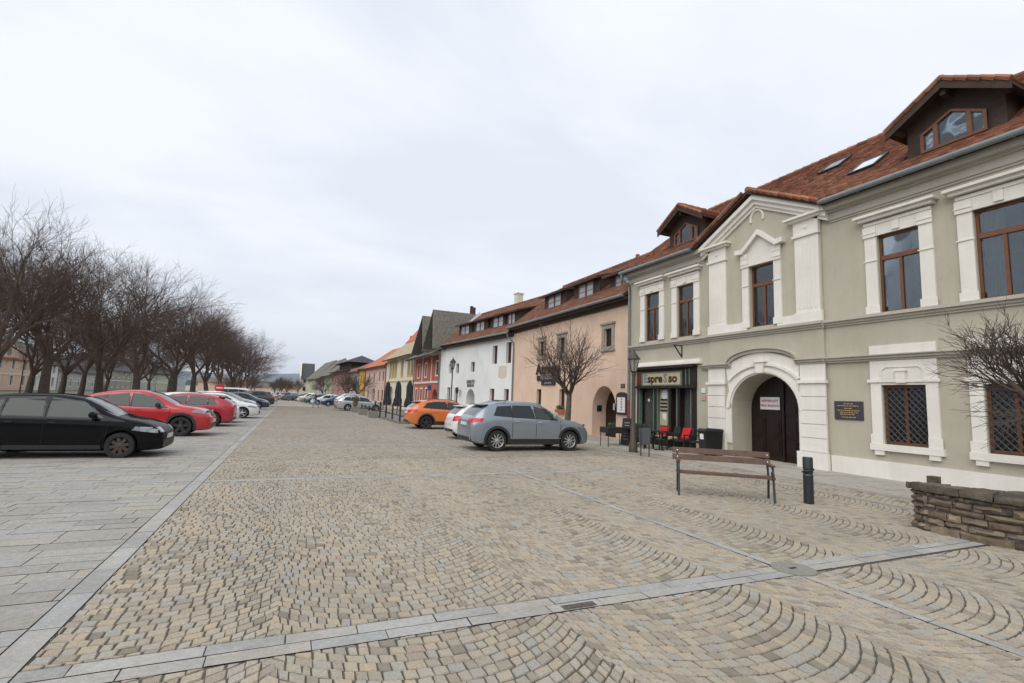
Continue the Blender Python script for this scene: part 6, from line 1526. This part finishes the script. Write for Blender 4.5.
for i, (x, y) in enumerate(((8.05, 37.2), (7.75, 40), (7.45, 43))):
    r = empty('closed_parasol', (x, y, .1), ['nearest', 'middle', 'farthest'][i] + ' of the three closed dark grey parasols on the terrace', 'parasol', 'closed parasols on the terrace', rz=i * .4, sub=False)
    b = MB(); b.tube([(0, 0, 0), (0, 0, 2.8)], .035, 8); b.build('pole', 'iron', r)
    b = MB(); b.box(-.35, .35, -.35, .35, 0, .1); b.build('base', 'concrete', r)
    b = MB(); rp = random.Random(i); n = 16; prof = [(.04, 2.75), (.13, 2.6), (.18, 2.3), (.21, 1.9), (.20, 1.5), (.27, 1.25), (.30, .95), (.20, .75)]
    vs = [(rr_ * (1 + .28 * math.cos(k * math.pi)) * math.cos(2 * math.pi * k / n) * rp.uniform(.9, 1.1), rr_ * (1 + .28 * math.cos(k * math.pi)) * math.sin(2 * math.pi * k / n) * rp.uniform(.9, 1.1), z) for rr_, z in prof for k in range(n)]
    b.add(vs, [(q * n + k, q * n + (k + 1) % n, (q + 1) * n + (k + 1) % n, (q + 1) * n + k) for q in range(len(prof) - 1) for k in range(n)]); b.build('canopy', 'canvas', r)
for i, (x, y, l) in enumerate(((5.45, 48, 'farthest grey concrete planter with a rust brown shrub'), (5.5, 42.8, 'grey concrete planter cube in the middle of three'), (5.6, 37.9, 'nearest grey concrete planter cube beside the terrace rail'))):
    r = empty('concrete_planter', (x, y, 0), l, 'planter', 'concrete planters beside the terrace', sub=False)
    b = MB(); b.hexa([(-.3, -.3, .015), (.3, -.3, .015), (.3, .3, .015), (-.3, .3, .015), (-.34, -.34, .5), (.34, -.34, .5), (.34, .34, .5), (-.34, .34, .5)]); b.build('tub', 'concrete', r)
M['rustleaf'] = mat('rust_brown_leaves', (.16, .08, .03), .8, .3, 12, island=[(.13, .06, .02), (.2, .11, .04), (.10, .07, .03)])
b = MB(); leaves(b, (5.45, 48, 1.0), (.25, .25, .6), 500, random.Random(3), .06); tag(b.build('shrub', 'rustleaf'), 'upright rust brown shrub growing in the farthest concrete planter', 'shrub')
b = MB(); b.box(4.7, 5.9, 62, 62.6, .015, .35); tag(b.build('flower_trough', 'terracotta'), 'low orange flower trough in front of the blue car', 'trough')
# ------------------------------------------------------------------ walking person
M['jeans'] = mat('light_blue_jeans', (.20, .27, .35), .9, .15, 10); M['jacket'] = mat('dark_green_jacket', (.03, .045, .035), .9, .2, 8); M['skin'] = mat('skin', (.5, .3, .22), .6, .05); M['hair'] = mat('dark_hair', (.03, .02, .015), .8, .1)
def skin_mesh(name, verts, edges, rad, m, parent, root=0):
    me = bpy.data.meshes.new(name); me.from_pydata(verts, edges, []); o = bpy.data.objects.new(name, me); COL.objects.link(o)
    md = o.modifiers.new('k', 'SKIN'); sv = me.skin_vertices[0].data
    for i, r in enumerate(rad): sv[i].radius = (r, r) if not isinstance(r, tuple) else r
    sv[root].use_root = True
    sb = o.modifiers.new('s', 'SUBSURF'); sb.levels = 2; sb.render_levels = 2
    bpy.context.view_layer.update()
    m2 = bpy.data.meshes.new_from_object(o.evaluated_get(bpy.context.evaluated_depsgraph_get())); o.modifiers.clear(); o.data = m2; m2.name = name
    m2.materials.clear(); 
    for k in (m if isinstance(m, list) else [m]): m2.materials.append(M[k])
    o.parent = parent; return o
pe = empty('person', (2.4, 57.5, .016), 'person in dark green jacket and light blue jeans walking across the square', 'person', rz=math.pi * .95, sub=False)
V_ = [(0, 0, .95), (0, 0, 1.15), (.02, 0, 1.38), (.03, 0, 1.50), (.05, 0, 1.60), (.05, 0, 1.70),
      (0, .10, .90), (.22, .10, .50), (.18, .10, .09), (.32, .10, .05), (0, -.10, .90), (-.08, -.10, .50), (-.36, -.10, .14), (-.25, -.10, .05),
      (.02, .19, 1.40), (-.10, .25, 1.14), (.0, .25, .90), (.07, .25, .82), (.02, -.19, 1.40), (.12, -.25, 1.14), (.28, -.24, .95), (.35, -.24, .90)]
E_ = [(0, 1), (1, 2), (2, 3), (3, 4), (4, 5), (0, 6), (6, 7), (7, 8), (8, 9), (0, 10), (10, 11), (11, 12), (12, 13), (2, 14), (14, 15), (15, 16), (16, 17), (2, 18), (18, 19), (19, 20), (20, 21)]
rd = [.15, .15, .15, .06, .09, .085, .105, .075, .05, .045, .105, .075, .05, .045, .075, .055, .042, .035, .075, .055, .042, .035]
pb = skin_mesh('body', V_, E_, rd, ['jacket', 'jeans', 'skin', 'hair', 'black'], pe)
for p in pb.data.polygons:
    c = p.center
    p.material_index = 4 if c.z < .10 else (1 if c.z < .90 and abs(c.y) < .2 else (3 if c.z > 1.68 or (c.z > 1.56 and c.x < .02) else (2 if c.z > 1.5 or c.z < .88 else 0)))
# ------------------------------------------------------------------ thin distance haze
hm = bpy.data.materials.new('haze'); hm.use_nodes = True; t = hm.node_tree; t.nodes.clear(); o_ = t.nodes.new('ShaderNodeOutputMaterial'); v_ = t.nodes.new('ShaderNodeVolumePrincipled')
v_.inputs['Color'].default_value = (.80, .88, 1, 1); v_.inputs['Density'].default_value = HAZE; v_.inputs['Anisotropy'].default_value = .2
t.links.new(v_.outputs[0], o_.inputs['Volume']); M['haze'] = hm
if HAZE:
    b = MB(); b.box(-9500, 9500, -3200, 12500, -3, 620); tag(b.build('haze', 'haze'), kind='stuff')
